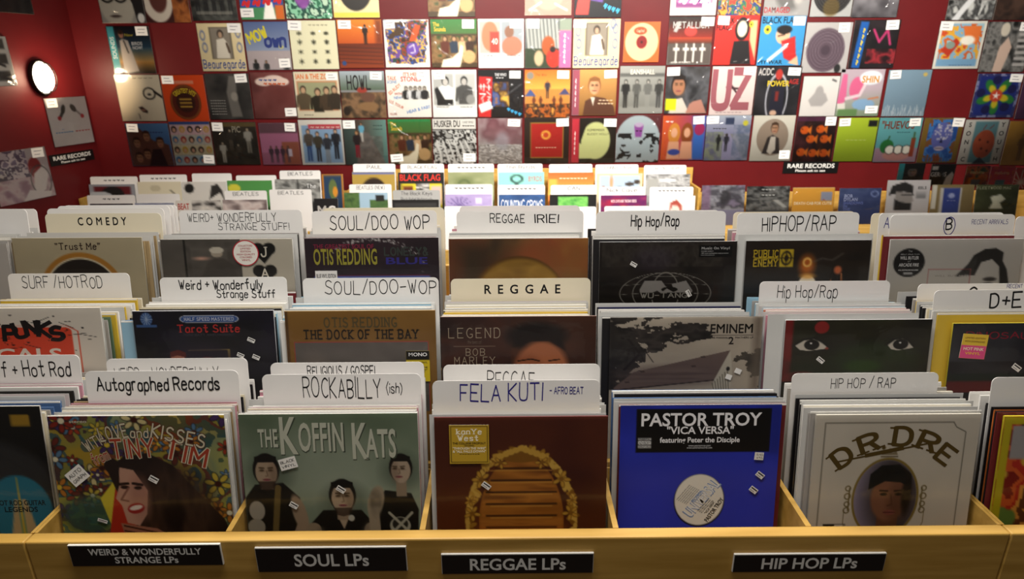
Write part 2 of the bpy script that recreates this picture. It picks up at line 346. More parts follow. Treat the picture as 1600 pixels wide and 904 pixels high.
        s.l([(cx+t+r*.02, cy-r*.05), (cx+t+r*.09, cy+r*.3), (cx+t-r*.05, cy+r*.34)], r*.07, shade); s.e(cx+t, cy+r*.57, r*.24, r*.075, lip); s.l([(cx+t-r*.22, cy+r*.57), (cx+t+r*.22, cy+r*.57)], r*.03, dark)
        if hat: s.p([(cx-r*.9, cy-r*.35), (cx-r*.8, cy-r*1.0), (cx, cy-r*1.35), (cx+r*.8, cy-r*1.0), (cx+r*.9, cy-r*.35), (cx, cy-r*.55)], hat)
        return s
    def t(s, text, cx, y, h, col='111', w=None, font='b', arc=0, rot=0, al='c', **kw):     # y: middle of the capitals
        s.T.append((text, cx, y*s.ky, h*s.ky, col, w, font, arc, rot, al, kw)); return s
def put_text(mb, text, cx, y, h, col, w, font, arc, rot, al, kw, W, H, yo, m, colored=True):
    """lettering onto the sheet (W x H, origin bottom centre) at fraction cx,y"""
    V, Q, T, tw = lettering(text, font, **kw)
    if not len(V): return
    hh = h*H; sx = hh if w is None else w*W/max(tw, .01); P = V*np.array([sx, hh]); TW = tw*sx
    off = {'c': -TW/2, 'l': 0, 'r': -TW}[al]; P[:, 0] += off; P[:, 1] -= hh/2
    if arc:
        R = arc*W; th = P[:, 0]/R; rad = R+P[:, 1]; P = np.stack([rad*np.sin(th), rad*np.cos(th)-R], 1)
    c, n_ = math.cos(math.radians(rot)), math.sin(math.radians(rot)); P = P@np.array([[c, n_], [-n_, c]])
    X = (cx-.5)*W+P[:, 0]; Z = (1-y)*H+P[:, 1]
    ok = lambda f: all(-W/2 <= X[i] <= W/2 and 0 <= Z[i] <= H for i in f)
    Q = [f for f in Q if ok(f)]; T = [f for f in T if ok(f)]
    mb.add(np.stack([X, yo-(np.arange(len(X))//4)*(1.5e-6 if not T else 0), Z], 1), Q, T, m, lin(col) if colored else (.8, .8, .8))
def sheet(mb, art, W, H, y=0):
    g = art.N+1; P = np.stack([(art.U-.5)*W, np.full_like(art.U, y), (1-art.V)*H], -1)
    mb.ngrid(P, PRINT, lin(np.clip(art.c, 0, 1)).reshape(-1, 3))
    for i, t in enumerate(art.T): put_text(mb, *t, W, H, y-.00012-.00004*(i % 6), PRINT)
def jacket(mb, art, W, H, T=.004, edge='d8d4cc'):
    mb.box(-W/2, W/2, 0, T, 0, H, PRINT, lin(edge), skip=('f',)); sheet(mb, art, W, H, 0)
def sleeve_mesh(W, H, T, m):
    mb = MB(); mb.box(-W/2, W/2, -.0016, T+.0012, .0, H, m, skip=('k', 'b')); return mb
def sticker(parent, W, H, x, y, w, h, rot=0, bar=1, yo=-.0022, text=None, name='price_sticker', colr=None):
    mb = MB(); mb.box(-w/2, w/2, -.0003, 0, -h/2, h/2, TAG)
    if bar: mb.box(-w*.42, w*.42, -.0005, -.0003, h*.08, h*.3, LINEINK); mb.box(-w*.42, w*.2, -.0005, -.0003, -h*.3, -h*.2, GREYINK)
    if text:
        for i, tx in enumerate(text): put_text(mb, tx, .5, (i+.5)/len(text)*.8+.1, .62/len(text)*.7, '222', .8, 'h', 0, 0, 'c', dict(wt=.12, jit=.2, seed=i+3), w, h, -.0005, INK, False)
        for V in mb.v[1:] if not bar else mb.v[3:]: V[:, 2] -= h/2
    return mb.obj(name, parent, ((x-.5)*W, yo, (1-y)*H), (0, math.radians(rot), 0))
ORD = ['next', 'second', 'third', 'fourth', 'fifth', 'sixth', 'seventh', 'eighth', 'ninth', 'tenth', 'eleventh', 'twelfth', 'thirteenth', 'fourteenth', 'fifteenth', 'sixteenth', 'seventeenth', 'eighteenth', 'nineteenth', 'twentieth', 'twenty-first', 'twenty-second', 'twenty-third', 'twenty-fourth']
# ------------------------------------------------------------------ room shell
WY = 4.75
Xc = at(128, 118, WY)[0]                    # inner corner of back wall and left wall
LA = math.radians(14); LD = np.array([-math.sin(LA), -math.cos(LA), 0])   # left wall runs from the corner towards the viewer
LN = np.array([math.cos(LA), -math.sin(LA), 0])                            # its normal, into the room
CORN = np.array([Xc, WY, 0])
mb = MB(); mb.box(Xc-.02, 5.2, WY, WY+.12, 0, 2.95, WALL); struct(mb.obj('wall_back'))
mb = MB(); L = 4.6
a = CORN; b_ = CORN+LD*L; o_ = -LN*.12
V = [a, b_, b_+o_, a+o_]; V = [v+np.array([0, 0, z]) for z in (0, 2.95) for v in V]
mb.add(V, [(0, 1, 5, 4), (1, 2, 6, 5), (2, 3, 7, 6), (3, 0, 4, 7), (0, 3, 2, 1), (4, 5, 6, 7)], None, WALL); struct(mb.obj('wall_left'))
mb = MB(); mb.box(-4.6, 5.2, -1.6, WY, -.08, 0, FLOORM); struct(mb.obj('floor'))
mb = MB(); mb.box(-4.6, 5.2, -1.6, WY+.12, 2.95, 3.03, CEILM); struct(mb.obj('ceiling'))
# ------------------------------------------------------------------ stepped record browser
PITCH_X = .345; X0C = .015; LEAN = math.radians(9)
TY = [1.012, 1.250, 1.466]; TZ = [CAM_Z-.607, CAM_Z-.514, CAM_Z-.397]     # where the front records of each step end at the top
TD = .315*math.cos(LEAN)
SH = [z-TD for z in TZ]                                                     # shelf heights
RIMZ = CAM_Z-.785; RIMY = .918
def browser(name, k0, k1, label, signs=(), yoff=0):
    x0 = X0C+PITCH_X*(k0-.5); x1 = X0C+PITCH_X*(k1+.5); root = empty(name, ((x0+x1)/2, 1.3+yoff, 0)); cx = (x0+x1)/2
    def part(nm, *b, bev=.002):
        m_ = MB(); m_.box(b[0]-cx, b[1]-cx, b[2]-1.3, b[3]-1.3, b[4], b[5], WOOD); o = m_.obj(nm, root); bevel(o, bev); return o
    e = .0006
    part('front_board', x0+e, x1-e, RIMY-.012, RIMY+.013, .06, RIMZ, bev=.003)
    part('back_board', x0+e, x1-e, 1.701, 1.719, .06, CAM_Z-.536)
    part('plinth', x0+.03, x1-.03, RIMY+.04, 1.68, 0, .06)
    ys = [RIMY+.013, TY[1]-.062, TY[2]-.062, 1.700]
    for i in range(3):
        part('shelf', x0+.0075, x1-.0075, ys[i]+.001, ys[i+1]-.001, SH[i]-.014, SH[i]-.001)
        if i: part('riser', x0+.0075, x1-.0075, ys[i]-.001, ys[i]+.009, SH[i-1]-.0, SH[i]-.015)
    for k in range(k0, k1+2):
        x = X0C+PITCH_X*(k-.5); w = .003 if k in (k0, k1+1) else .005
        if k == k0: x += w+.0004
        if k == k1+1: x -= w+.0004
        m_ = MB(); nm = 'side_panel' if k in (k0, k1+1) else 'divider'
        # stepped outline
        zt = [RIMZ-.001, SH[1]-.016, SH[2]-.016]; z0 = .06 if nm == 'side_panel' else SH[0]
        for i in range(3 if nm == 'side_panel' else 1):
            ya, yb = ys[i]-1.3+(.0005 if i == 0 else .0), ys[i+1]-1.3
            zz = z0 if nm == 'side_panel' else SH[i]-.0
            m_.box(x-w-cx, x+w-cx, ya, yb-.0005, zz, zt[i], WOOD)
        m_.obj(nm, root)
    for (u0, v0, u1, v1, lines, slant) in signs:
        yf = RIMY-.012; xa, za = at(u0, v0, yf-.006); xb, _ = at(u1, v0, yf-.006); _, zb = at((u0+u1)/2, v1, yf-.006); w, h = xb-xa, za-zb
        s = MB(); s.box(-w/2, w/2, -.004, .0, -h/2, h/2, WHITE); s.box(-w/2+.001, w/2-.001, -.0048, -.004, -h/2+.0005, h/2-.0016, BLACK)
        so = s.obj('section_sign', root, ((xa+xb)/2-cx, yf-1.3-.0005, (za+zb)/2)); so['label'] = 'black plate with white lettering ' + ' '.join(t[0] for t in lines)
        tm = MB()
        for (tx, cy, hh, ww) in lines: put_text(tm, tx, .5, cy, hh, 'fff', ww, 'b', 0, 0, 'c', {}, w, h, -.0052, LETTER, False)
        for V in tm.v: V[:, 2] -= h/2
        tm.obj('lettering', so)
    return tag(root, label, 'record bin')
browser('record_browser', -2, 2, 'large stepped maple record browser in the foreground with four black section plates', [
    (104, 853, 343, 884, [('WEIRD & WONDERFULLY', .30, .30, .74), ('STRANGE LPs', .70, .30, .42)], 0),
    (397, 857, 634, 893, [('SOUL LPs', .5, .50, .5)], 0), (689, 867, 928, 896, [('REGGAE LPs', .5, .58, .64)], 0), (1148, 867, 1386, 893, [('HIP HOP LPs', .5, .60, .64)], 0)])
browser('record_browser', -5, -3, 'stepped maple record browser cut off by the left edge, beside the surf divider cards')
browser('record_browser', 3, 5, 'stepped maple record browser cut off by the right edge, holding the lettered divider cards')
# ------------------------------------------------------------------ records and cards of the browser
def front_record(tier, u0, u1, v, art, label, W=None, T=.004, lean=LEAN, edge='d8d4cc', stickers=(), wrap='sleeve', dy=0, group=None):
    Y = TY[tier]+dy; xa, z = at(u0, v, Y); xb, _ = at(u1, v, Y); W = W or (xb-xa); H = (z-SH[tier])/math.cos(lean)
    mb = MB(); jacket(mb, art, W, H, T, edge); o = mb.obj('record', None, ((xa+xb)/2, Y-H*math.sin(lean), SH[tier]), (-lean, 0, 0))
    if wrap: sleeve_mesh(W+.003, H+(.004 if wrap == 'sleeve' else .0008), T, SLEEVE if wrap == 'sleeve' else WRAP).obj('plastic_sleeve' if wrap == 'sleeve' else 'shrink_wrap', o)
    for st in stickers: sticker(o, W, H, st[0], st[1]*art.ky, *st[2:5], **(st[5] if len(st) > 5 else {}))
    return tag(o, label, 'record', group)
def card(tier, u0, u1, v, base_v, texts, label, m=CARD, zb=None, dy=0, ink=INK, group=None):
    """divider card: top edge at row v, the pack hides it below row base_v"""
    zt0 = (zb if zb is not None else TZ[tier])+.002
    uc = (u0+u1)/2; _, Y = atz(uc, base_v, zt0); Y = max(Y, TY[tier]+.020)+dy
    xa, z = at(u0, v, Y+.006); xb, _ = at(u1, v, Y+.006); w = xb-xa; h = (z-SH[tier])/math.cos(LEAN); r = .011
    pts = [(-w/2, 0), (w/2, 0)]+[(w/2-r+r*math.cos(t), h-r+r*math.sin(t)) for t in np.linspace(0, math.pi/2, 6)]+[(-w/2+r-r*math.sin(t), h-r+r*math.cos(t)) for t in np.linspace(0, math.pi/2, 6)]
    mb = MB(); mb.prism(pts, 0, .0011, m)
    vis = (v-base_v)/(v-base_v) # visible tab
    tab = (z-zt0)/math.cos(LEAN)
    for (tx, cx, cy, hh, ww, font, ik, kw) in texts:     # cx of width, cy and hh as fractions of the visible tab, from its top
        put_text(mb, tx, cx, cy*tab/h, hh*tab/h, '111', ww, font, 0, kw.pop('rot', 0) if 'rot' in kw else 0, 'c', kw, w, h, -.0002, ik or ink, False)
    o = mb.obj('divider_card', None, ((xa+xb)/2, Y-(zt0-SH[tier])*math.tan(LEAN), SH[tier]), (-LEAN, 0, 0))
    tag(o, label, 'divider card', group); o['_y'] = Y; return o
# jackets seen only by their edges: a few kinds, copied
PACKC = {'white': 'e6e4e0', 'cream': 'dcd2b8', 'grey': '9c9894', 'black': '1c1a1c', 'dark red': '6a2226', 'blue': '4a6894', 'tan': 'a08a66', 'pink': 'c08a98', 'green': '5c7258', 'yellow': 'cfae3c', 'navy': '26284e', 'orange': 'b8642c', 'sky blue': '8fb6cc'}
LIP = mat('sleeve_lip_plastic', 'c8c8c6', .2, .5)
PACKM = {}
for nm, hx in PACKC.items():
    for vi, (W, H, T) in enumerate([(.314, .313, .0034), (.318, .319, .0028), (.313, .316, .0040)]):
        mb = MB(); mb.box(-W/2, W/2, 0, T, 0, H-.004, PRINT, lin(hx))
        if vi == 1: mb.box(-W/2-.002, W/2+.002, -.0003, T*.12, .0005, H, LIP)
        elif vi == 2:
            mb.box(-W/2, W/2, 0, T*.3, H-.004, H-.001, PRINT, lin('e8e6e0')); mb.box(-W/2, W/2, T*.7, T, H-.004, H-.0008, PRINT, lin(hx)); mb.box(-W/2+.001, W/2-.001, T*.3, T*.7, H-.004, H-.0035, PRINT, lin('18181a'))
        else: mb.box(-W/2, W/2, T*.2, T*.8, H-.004, H-.0005, PRINT, lin(hx))
        PACKM[nm, vi] = mb.mesh('record')
def pack(tier, k, y0, y1, n, desc, cols, seed, dx=0, zj=.0, side='behind', amp=.0035, vis=(0, 0, 1, 2, 2)):
    r = random.Random(seed); xc = X0C+PITCH_X*k+dx; ys = np.linspace(y0, y1, n)
    for i, y in enumerate(ys):
        c = r.choice(cols); vi = r.choice(vis); o = put('record', PACKM[c, vi]); step = (y1-y0)/max(n-1, 1)
        H = [.313, .319, .316][vi]; sc = 1+r.uniform(-.009, .006)+zj
        o.scale = (1, min(1, step*.58/[.0034, .0026, .0046][vi]), sc)
        o.location = (xc+r.uniform(-amp, amp), y-H*sc*math.sin(LEAN), SH[tier]); o.rotation_euler = (-LEAN, 0, 0)
        tag(o, f'{c} edged record, {ORD[i]} {side} the {desc}', 'record', f'records {side} the {desc}')
# ------------------------------------------------------------------ covers of the front records
HN = 190
rp = random.Random(11)
def flower(a, x, y, r, col, mid, ol='222', n=6):
    for i in range(n):
        t = 2*math.pi*i/n+x*7; a.e(x+r*.62*math.cos(t), y+r*.62*math.sin(t), r*.42, r*.25, ol, rot=math.degrees(t)); a.e(x+r*.62*math.cos(t), y+r*.62*math.sin(t), r*.36, r*.19, col, rot=math.degrees(t))
    a.e(x, y, r*.24, r*.24, mid)
def outlined(a, text, cx, y, h, col, ol, w=None, arc=0, rot=0, wt=.14, font='m', **kw):
    a.t(text, cx, y, h, ol, w, font, arc, rot, 'c', wt=wt+.11, **kw); a.t(text, cx, y, h, col, w, font, arc, rot, 'c', wt=wt, **kw)
# --- step 1
A = Art(HN, 'a4982c', 5, ky=0.9); A.n(5, ['5a2a1e', 'b8a830', '3c6a70', 'c8b83c', '7a3020', '46604c', 'c4c070'], 4, hard=1); A.n(4, ['8a5a20', '2c4a60', 'b09a2c'], 9, a=.4)
for i in range(86):
    x, y = rp.random(), rp.random(); flower(A, x, y, rp.uniform(.035, .085), rp.choice(['8a2a1c', 'd8c890', 'c07a2a', '5c80a0', '4a3060', 'a83c22', 'c8b040', '702a20']), rp.choice(['e0c040', '401810', 'e8e0c0']))
A.e(.17, .66, .16, .13, '305a50', .8, .06); A.p([(.24, .55), (.34, .42), (.4, .72), (.3, .8)], 'd8c83c'); A.p([(.34, .45), (.42, .3), (.46, .7), (.38, .82), (.26, .84)], 'b83020')
A.p([(.30, .36), (.40, .27), (.54, .245), (.68, .33), (.80, .50), (.95, .70), (1, .86), (.9, 1), (.5, 1), (.42, .7), (.34, .5)], '2a1c18'); A.n(3, ['1a1010', '4a3428', '20140f'], 3, sx=3.5, sy=1, m=A.me(.68, .62, .22, .3, .1), a=.8)
A.p([(.37, .34), (.45, .36), (.52, .5), (.50, .66), (.45, .74), (.38, .72), (.36, .6), (.33, .55), (.36, .46)], 'c89a84'); A.e(.47, .55, .06, .14, 'a87464', .6, .05)
A.e(.33, .33, .045, .05, '2a1c18'); A.l([(.36, .455), (.41, .45)], .018, '2a1612'); A.l([(.44, .45), (.49, .46)], .018, '2a1612'); A.e(.39, .475, .025, .012, '2a1612'); A.e(.465, .48, .022, .012, '2a1612'); A.e(.44, .62, .05, .035, 'a02828', rot=-15); A.e(.44, .615, .04, .016, 'e8dcd0', rot=-15); A.l([(.41, .48), (.36, .56), (.40, .57)], .012, '8a5a4c')
A.p([(.34, .72), (.55, .76), (.75, .9), (.7, 1), (.45, .98), (.36, .82)], 'a87058'); [A.l([(.36, .74+i*.035), (.55, .79+i*.03)], .01, '3a1a14') for i in range(5)]; A.p([(.52, .95), (.8, .8), (.98, .86), (1, 1), (.5, 1)], '18100f')
for tx, x, y, h, ro, w in [('WITH', .245, .175, .07, 26, .12), ('LOVE', .36, .11, .085, 10, .16), ('and', .51, .112, .06, 0, .10), ('KISSES', .73, .135, .085, -14, .30)]: outlined(A, tx, x, y, h, 'e0d8bc', '5c2016', w, rot=ro)
for tx, x, y, h, ro, w in [('from', .27, .27, .07, 22, .10), ('TINY', .46, .215, .12, 3, .24), ('TIM', .76, .25, .12, -16, .24)]: outlined(A, tx, x, y, h, 'b0442c', 'e0d8bc', w, rot=ro)
A.t('stereo', .17, .035, .018, 'd8d0b8', .1, 'b')
front_record(0, 73, 350, 650, A, 'record with a jacket crowded with flowers and a laughing long-haired singer', stickers=[(.13, .39, .036, .03, -38, dict(bar=0, text=('AUTO', 'GRAPH'), name='note_sticker')), (.565, .42, .017, .011, 32), (.715, .84, .017, .011, 38), (.24, .70, .018, .006, 20)], T=.003)
A = Art(HN, '8a9880'); A.g('56664e', '9aa692', y1=.45); A.g('9aa692', '7c8a74', y0=.45); A.n(3, ['5c6a54', '8e9c86', 'a8b4a0'], 7, a=.35); A.e(.5, .33, .3, .2, 'b4bcac', .5, .2)
for cx, y, r in ((.13, .31, .075), (.55, .5, .08), (.88, .31, .068)):
    A.e(cx+.02, y+.04, r*1.7, r*1.6, '4a5648', .5, .08)
A.p([(.0, .5), (.06, .42), (.22, .41), (.31, .5), (.33, .7), (.28, 1), (.0, 1)], '171614'); A.e(.305, .60, .04, .12, 'a08a72', 1, .01, rot=-14); A.l([(.32, .66), (.25, .84)], .06, 'a08a72'); A.l([(.19, .44), (.13, .95)], .035, '6e5c34')
A.r(.095, .38, .165, .45, 'a08a72'); A.face(.13, .34, .088, 'b09a82', '1a1614', shade='7c6450'); A.p([(.08, .4), (.18, .4), (.17, .445), (.13, .46), (.09, .445)], '33241c', .8); A.e(.06, .58, .045, .06, 'a8a090'); A.e(.05, .68, .05, .05, '9a9484'); A.l([(.02, .82), (.16, .84)], .06, 'a08a72')
A.p([(.35, .68), (.44, .58), (.66, .58), (.74, .68), (.72, 1), (.38, 1)], '181716'); A.l([(.38, .7), (.43, .98)], .085, '9a8870'); A.l([(.715, .7), (.665, .98)], .085, '9a8870'); A.n(9, ['4a4438', '9a8870', '5a5244'], 4, box=(.34, .68, .47, .98), a=.6, m=A.me(.41, .84, .05, .17)); A.n(9, ['4a4438', '9a8870', '5a5244'], 5, a=.6, m=A.me(.69, .84, .05, .17))
A.r(.52, .55, .59, .64, 'a08a72'); A.face(.555, .50, .09, 'b8a288', '151412', shade='846c56'); A.p([(.5, .565), (.61, .565), (.59, .61), (.555, .62), (.52, .61)], '33241c', .7); A.e(.60, .63, .018, .02, 'c8c4b4'); A.p([(.53, .64), (.58, .64), (.555, .70)], 'b8a288')
A.p([(.72, .56), (.80, .46), (.95, .48), (.99, .58), (.97, 1), (.72, 1)], '161615'); A.e(.745, .53, .045, .1, 'a89880', 1, .01, rot=14); A.l([(.73, .58), (.74, .82)], .062, 'a89880'); A.n(10, ['3c382e', 'a89880'], 8, a=.7, m=A.me(.745, .54, .035, .08))
A.r(.865, .38, .925, .5, '9a8872'); A.face(.895, .335, .078, 'b8a48e', '1c1815', shade='806a58', turn=-1); A.e(.88, .68, .06, .055, 'b4b09c'); A.e(.88, .67, .045, .04, '2a2824'); A.l([(.82, .60), (.95, .74)], .016, 'b4b09c'); A.l([(.95, .6), (.82, .74)], .016, 'b4b09c')
for tx, x, y, h, w in [('THE', .155, .14, .105, .11), ('K', .265, .125, .215, .10), ('OFFIN', .455, .135, .165, .26), ('K', .665, .16, .21, .09), ('ATS', .79, .175, .165, .17)]:
    A.t(tx, x+.004, y+.006, h, '4c5446', w+.006, 'b', sp=.03); A.t(tx, x, y, h, 'd0d2c0', w, 'b', sp=.03)
front_record(0, 372, 652, 647, A, 'grey-green record with three tattooed men in black and ragged pale capitals', stickers=[(.26, .29, .032, .022, -15, dict(bar=0, text=('BLACK', 'VINYL'), name='note_sticker')), (.275, .545, .016, .01, 32), (.55, .45, .017, .010, 35)], T=.003)
A = Art(HN, '4a1c14'); A.g('441a16', '6e3a18'); A.n(2, ['3a1412', '6a3418', '5a2c16'], 3, a=.45); A.e(.5, .66, .25, .42, '9c5c20'); A.n(3, ['7a4418', 'b8762c', '9a5e20'], 6, sx=1, sy=6, m=A.me(.5, .66, .245, .41))
for i in range(7): A.r(.29+.03*max(0, 2-i), .31+i*.075, .71-.03*max(0, 2-i), .322+i*.075, '3c2010', .9); A.l([(.32, .33+i*.075), (.68, .33+i*.075)], .008, 'd09a44', .7)
A.r(.25, .70, .75, 1, 'b05c1c', .7, .06)
for s_ in (-1, 1):
    for i in range(46):
        t = i/45*math.pi*.75; rx, ry = .305, .45; x = .5+s_*rx*math.sin(t)*1.0; y = .66-ry*math.cos(t)
        if y > 1.0: continue
        A.e(x+rp.uniform(-.015, .015), y+rp.uniform(-.02, .012), .03, .014, rp.choice(['c89a3c', 'a87a28', 'd8b050', '8a5c1c']), rot=rp.uniform(0, 180)); A.e(x+s_*.015, y, .012, .02, 'd4ac4c')
for s_ in (-1, 1):
    for (x, y, r) in ((.235, .385, .055), (.30, .52, .035), (.29, .60, .05), (.24, .76, .06), (.12, .28, .04)):
        flower(A, .5+s_*x, y, r, 'c89838', '8a5c1c', '6a4414', 5)
A.e(.5, .245, .12, .035, '8a5c1c'); [A.e(.5+.03*i, .24-.012*(4-abs(i)), .022, .018, 'd0a444') for i in range(-4, 5)]
front_record(0, 678, 950, 652, A, 'dark maroon record with a golden garland around wooden benches and an ochre hype sticker', wrap='wrap', T=.0035, stickers=[(.295, .42, .017, .01, 38), (.54, .755, .017, .01, 38)], edge='6a3030')
KW = bpy.data.objects[-1] if False else [o for o in S.objects if o.name.startswith('record') and o.get('label', '').startswith('dark maroon')][0]
def hype(parent, W, H, x, y, w, h, art, name='hype_sticker', rot=0, label=None):
    mb = MB(); mb.box(-w/2, w/2, -.0003, .0003, 0, h, PRINT, lin('e0dcd0'), skip=('f',)); sheet(mb, art, w, h, -.0003); o = mb.obj(name, parent, ((x-.5)*W, -.0020, (1-y)*H), (0, math.radians(rot), 0))
    if label: o['label'] = label
    return o
B = Art(48, 'b8962c'); B.r(.03, .03, .97, .97, '4a3810'); B.r(.05, .05, .95, .95, 'b8962c'); B.t('kanYe', .5, .17, .13, 'f0e8d0', .62, 's', wt=.17); B.t('West', .47, .335, .13, 'f0e8d0', .5, 's', wt=.17); B.t('THE COLLEGE DROPOUT', .5, .47, .05, '2a1c08', .84)
B.t('"THROUGH THE WIRE"', .5, .6, .06, 'f0e8d0', .84); B.t('& "ALL FALLS DOWN"', .5, .68, .06, 'f0e8d0', .84); B.t('FEATURING', .5, .53, .03, '2a1c08', .25); B.t('~~~~~~~~', .5, .745, .03, '2a1c08', .5, 'h', wt=.16)
hype(KW, .315, .315, .20, .28, .072, .075, B, label='ochre hype sticker with white lettering')
A = Art(HN, '2430a0'); A.g('1c2688', '2a36b4'); A.n(2, ['1a2484', '2c38b8', '2430a0'], 5, a=.5); A.r(.1, .02, .94, .29, '0b0a0c'); A.r(.94, .02, 1, .3, '18206c', .5, .03)
A.e(.515, .60, .162, .17, '0a0a10'); A.e(.515, .595, .158, .166, '8a8a92'); A.e(.515, .595, .154, .162, 'd8d4ca'); A.e(.53, .605, .014, .015, '111')
A.t('PASTOR TROY', .5, .085, .078, 'e4e4e8', .75); A.t('"VICA VERSA"', .5, .152, .045, 'e4e4e8', .42); A.t('featuring Peter the Disciple', .5, .212, .032, 'e4e4e8', .5); A.t('www.pastortroy.com', .5, .248, .012, 'c8c8cc', .14, 'r'); A.t('www.universalrecords.com', .5, .261, .012, 'c8c8cc', .16, 'r')
A.r(.115, .20, .195, .213, 'c8c8c8'); A.r(.115, .218, .195, .24, 'e0e0e0'); A.r(.115, .246, .195, .262, 'c8c8c8'); A.t('PARENTAL', .155, .206, .01, '111', .07); A.t('ADVISORY', .155, .229, .016, '111', .07); A.t('EXPLICIT LYRICS', .155, .254, .009, '111', .07)
A.t('UNIVERSAL', .53, .585, .07, '7c92b8', .30, 'b', rot=52); A.t('UNIVERSAL', .53, .585, .058, 'd8d8d8', .285, 'b', rot=52); A.t('RECORDS', .50, .575, .024, '7c92b8', .09, 'b', rot=52)
A.t('PASTOR TROY', .612, .66, .026, '2a2a2a', .185, 'b', rot=58); A.t('"VICA VERSA"', .585, .645, .015, '2a2a2a', .1, 'b', rot=58)
for i in range(6): A.t('written and produced for records', .41+.012*i, .545+.006*i, .008, '6a6a70', .13, 'r', rot=52)
for i in range(3): A.t('VICA VERSA album version', .566-.012*i, .64-.006*i, .009, '44444a', .11, 'r', rot=52)
A.t('UNIVERSAL', .5, .86, .088, 'e8e8ee', .60, 'b'); A.t('UNIVERSAL', .5, .86, .075, '16161c', .585, 'b')
PT = front_record(0, 970, 1222, 634, A, 'blue twelve-inch single with a black top label and pale centre disc', wrap=None, T=.004, lean=LEAN, dy=.03, stickers=[(.875, .315, .017, .015, 4, dict(bar=0, text=('$ 5.95', '$ 4.95'))), (.89, .435, .016, .0105, 38), (.855, .53, .016, .0105, 38)], edge='141838')
A = Art(HN, 'd2cabc'); A.n(3, ['cac2b2', 'dad2c4'], 4, a=.5)
A.l([(.06, 1), (.06, .05), (.84, .05), (.86, .08), (.92, .11), (.92, 1)], .005, '5a5448')
A.e(.47, .525, .208, .258, '8a7434'); A.e(.47, .525, .193, .242, '9a90a8')
m_ = A.me(.47, .525, .193, .242, .01)
Q = Art(HN, '988ea6'); Q.e(.55, .5, .22, .3, '2a221c', .7, .12); Q.p([(.3, .8), (.36, .72), (.5, .69), (.62, .70), (.7, .8)], '1c1a1c'); Q.r(.43, .6, .56, .72, '6a4432'); Q.e(.495, .52, .115, .15, '8a5c44', soft=.02); Q.e(.55, .55, .06, .12, '5c3a2a', .7, .06)
Q.p([(.36, .47), (.365, .37), (.43, .315), (.54, .31), (.62, .37), (.625, .46), (.56, .425), (.46, .415)], '161412'); Q.e(.60, .5, .03, .12, '181210', .9, .02); Q.l([(.435, .475), (.48, .478)], .011, '2a1810'); Q.l([(.525, .478), (.57, .475)], .011, '2a1810'); Q.e(.458, .498, .021, .0095, '1c100c'); Q.e(.55, .498, .021, .0095, '1c100c'); Q.l([(.505, .50), (.515, .565), (.49, .572)], .011, '5c3a2a'); Q.e(.505, .615, .04, .016, '8a4c44'); Q.l([(.47, .615), (.54, .615)], .005, '3a1c18')
A.c = A.c*(1-m_[..., None])+Q.c*m_[..., None]
for s_ in (-1, 1):
    for y, w in ((.46, .03), (.51, .036), (.56, .03), (.60, .034)): A.ring(.47+s_*.235, y, w*.5, w*.5, .007, '6a5a30')
    A.ring(.47+s_*.14, .765, .018, .02, .009, '6a5a30'); A.l([(.47+s_*.25, .6), (.47+s_*.25, .68), (.47+s_*.22, .76)], .004, '6a5a30'); A.l([(.47+s_*.225, .46), (.47+s_*.225, .6)], .008, '6a5a30')
A.p([(.42, .25), (.43, .225), (.455, .235), (.47, .205), (.485, .235), (.51, .225), (.52, .25)], '8a7c60'); A.l([(.42, .26), (.52, .26)], .008, '6a5a40')
for ch, x, y, ro, h in [('D', .18, .26, 38, .105), ('R', .335, .175, 22, .105), ('.', .425, .185, 12, .105), ('D', .54, .135, -3, .105), ('R', .70, .17, -20, .105), ('E', .815, .25, -36, .105)]: A.t(ch, x, y, h, '5c4818', {'D': .10, 'R': .105, 'E': .088, '.': .012}[ch], 's', rot=ro, wt=.2)
A.e(.43, .205, .012, .012, '5c4818'); A.r(.10, .69, .17, .72, '1a1816'); A.l([(.1, .69), (.235, .69), (.235, .755), (.1, .755), (.1, .69)], .004, '444'); A.t('The', .2, .725, .03, '222', .05, 's'); A.r(.1, .762, .18, .785, '1a1816'); A.r(.72, .75, .86, .775, '1a1816')
front_record(0, 1276, 1533, 648, A, 'cream record with curved brown serif letters over an oval portrait in a cap', wrap='sleeve', T=.004, edge='c8c4b8', stickers=[])
A = Art(90, '101010'); A.g('1c1a18', '0c0c0c'); A.e(.55, .52, .5, .34, '3a3a3c', .8, .05); A.r(.82, .05, .93, .115, 'a8842c'); A.e(.80, .62, .19, .215, '2c7c94'); A.p([(.71, .84), (.77, .55), (.79, .55), (.78, .84)], 'c8ac7c'); A.p([(.82, .84), (.81, .55), (.84, .55), (.90, .84)], 'c8ac7c'); A.p([(.785, .84), (.80, .42), (.815, .84)], 'd8b83c'); A.t('HOT ROD GUITAR', .80, .57, .03, '10242c', .30); A.t('LEGENDS', .80, .61, .03, '10242c', .2)
front_record(0, -210, 62, 636, A, 'black record at the left edge with a pale blue disc and a small ochre label', T=.003, dy=.02)
A = Art(90, 'c8402a'); A.n(5, ['8a2018', 'd8602a', 'c03020', 'e09a40', '6a3a1c'], 3, hard=1); A.sp(40, .045, ['2a1410', '6a8a3c', 'd8b040']); A.r(.06, .06, 1, .27, 'a8a4a4');
A.r(0, 0, .05, 1, 'c8b820'); A.r(0, 0, 1, .05, 'c8b820')
front_record(0, 1570, 1838, 650, A, 'yellow-bordered record with a red and orange pattern at the right edge', T=.004, edge='d0c030')
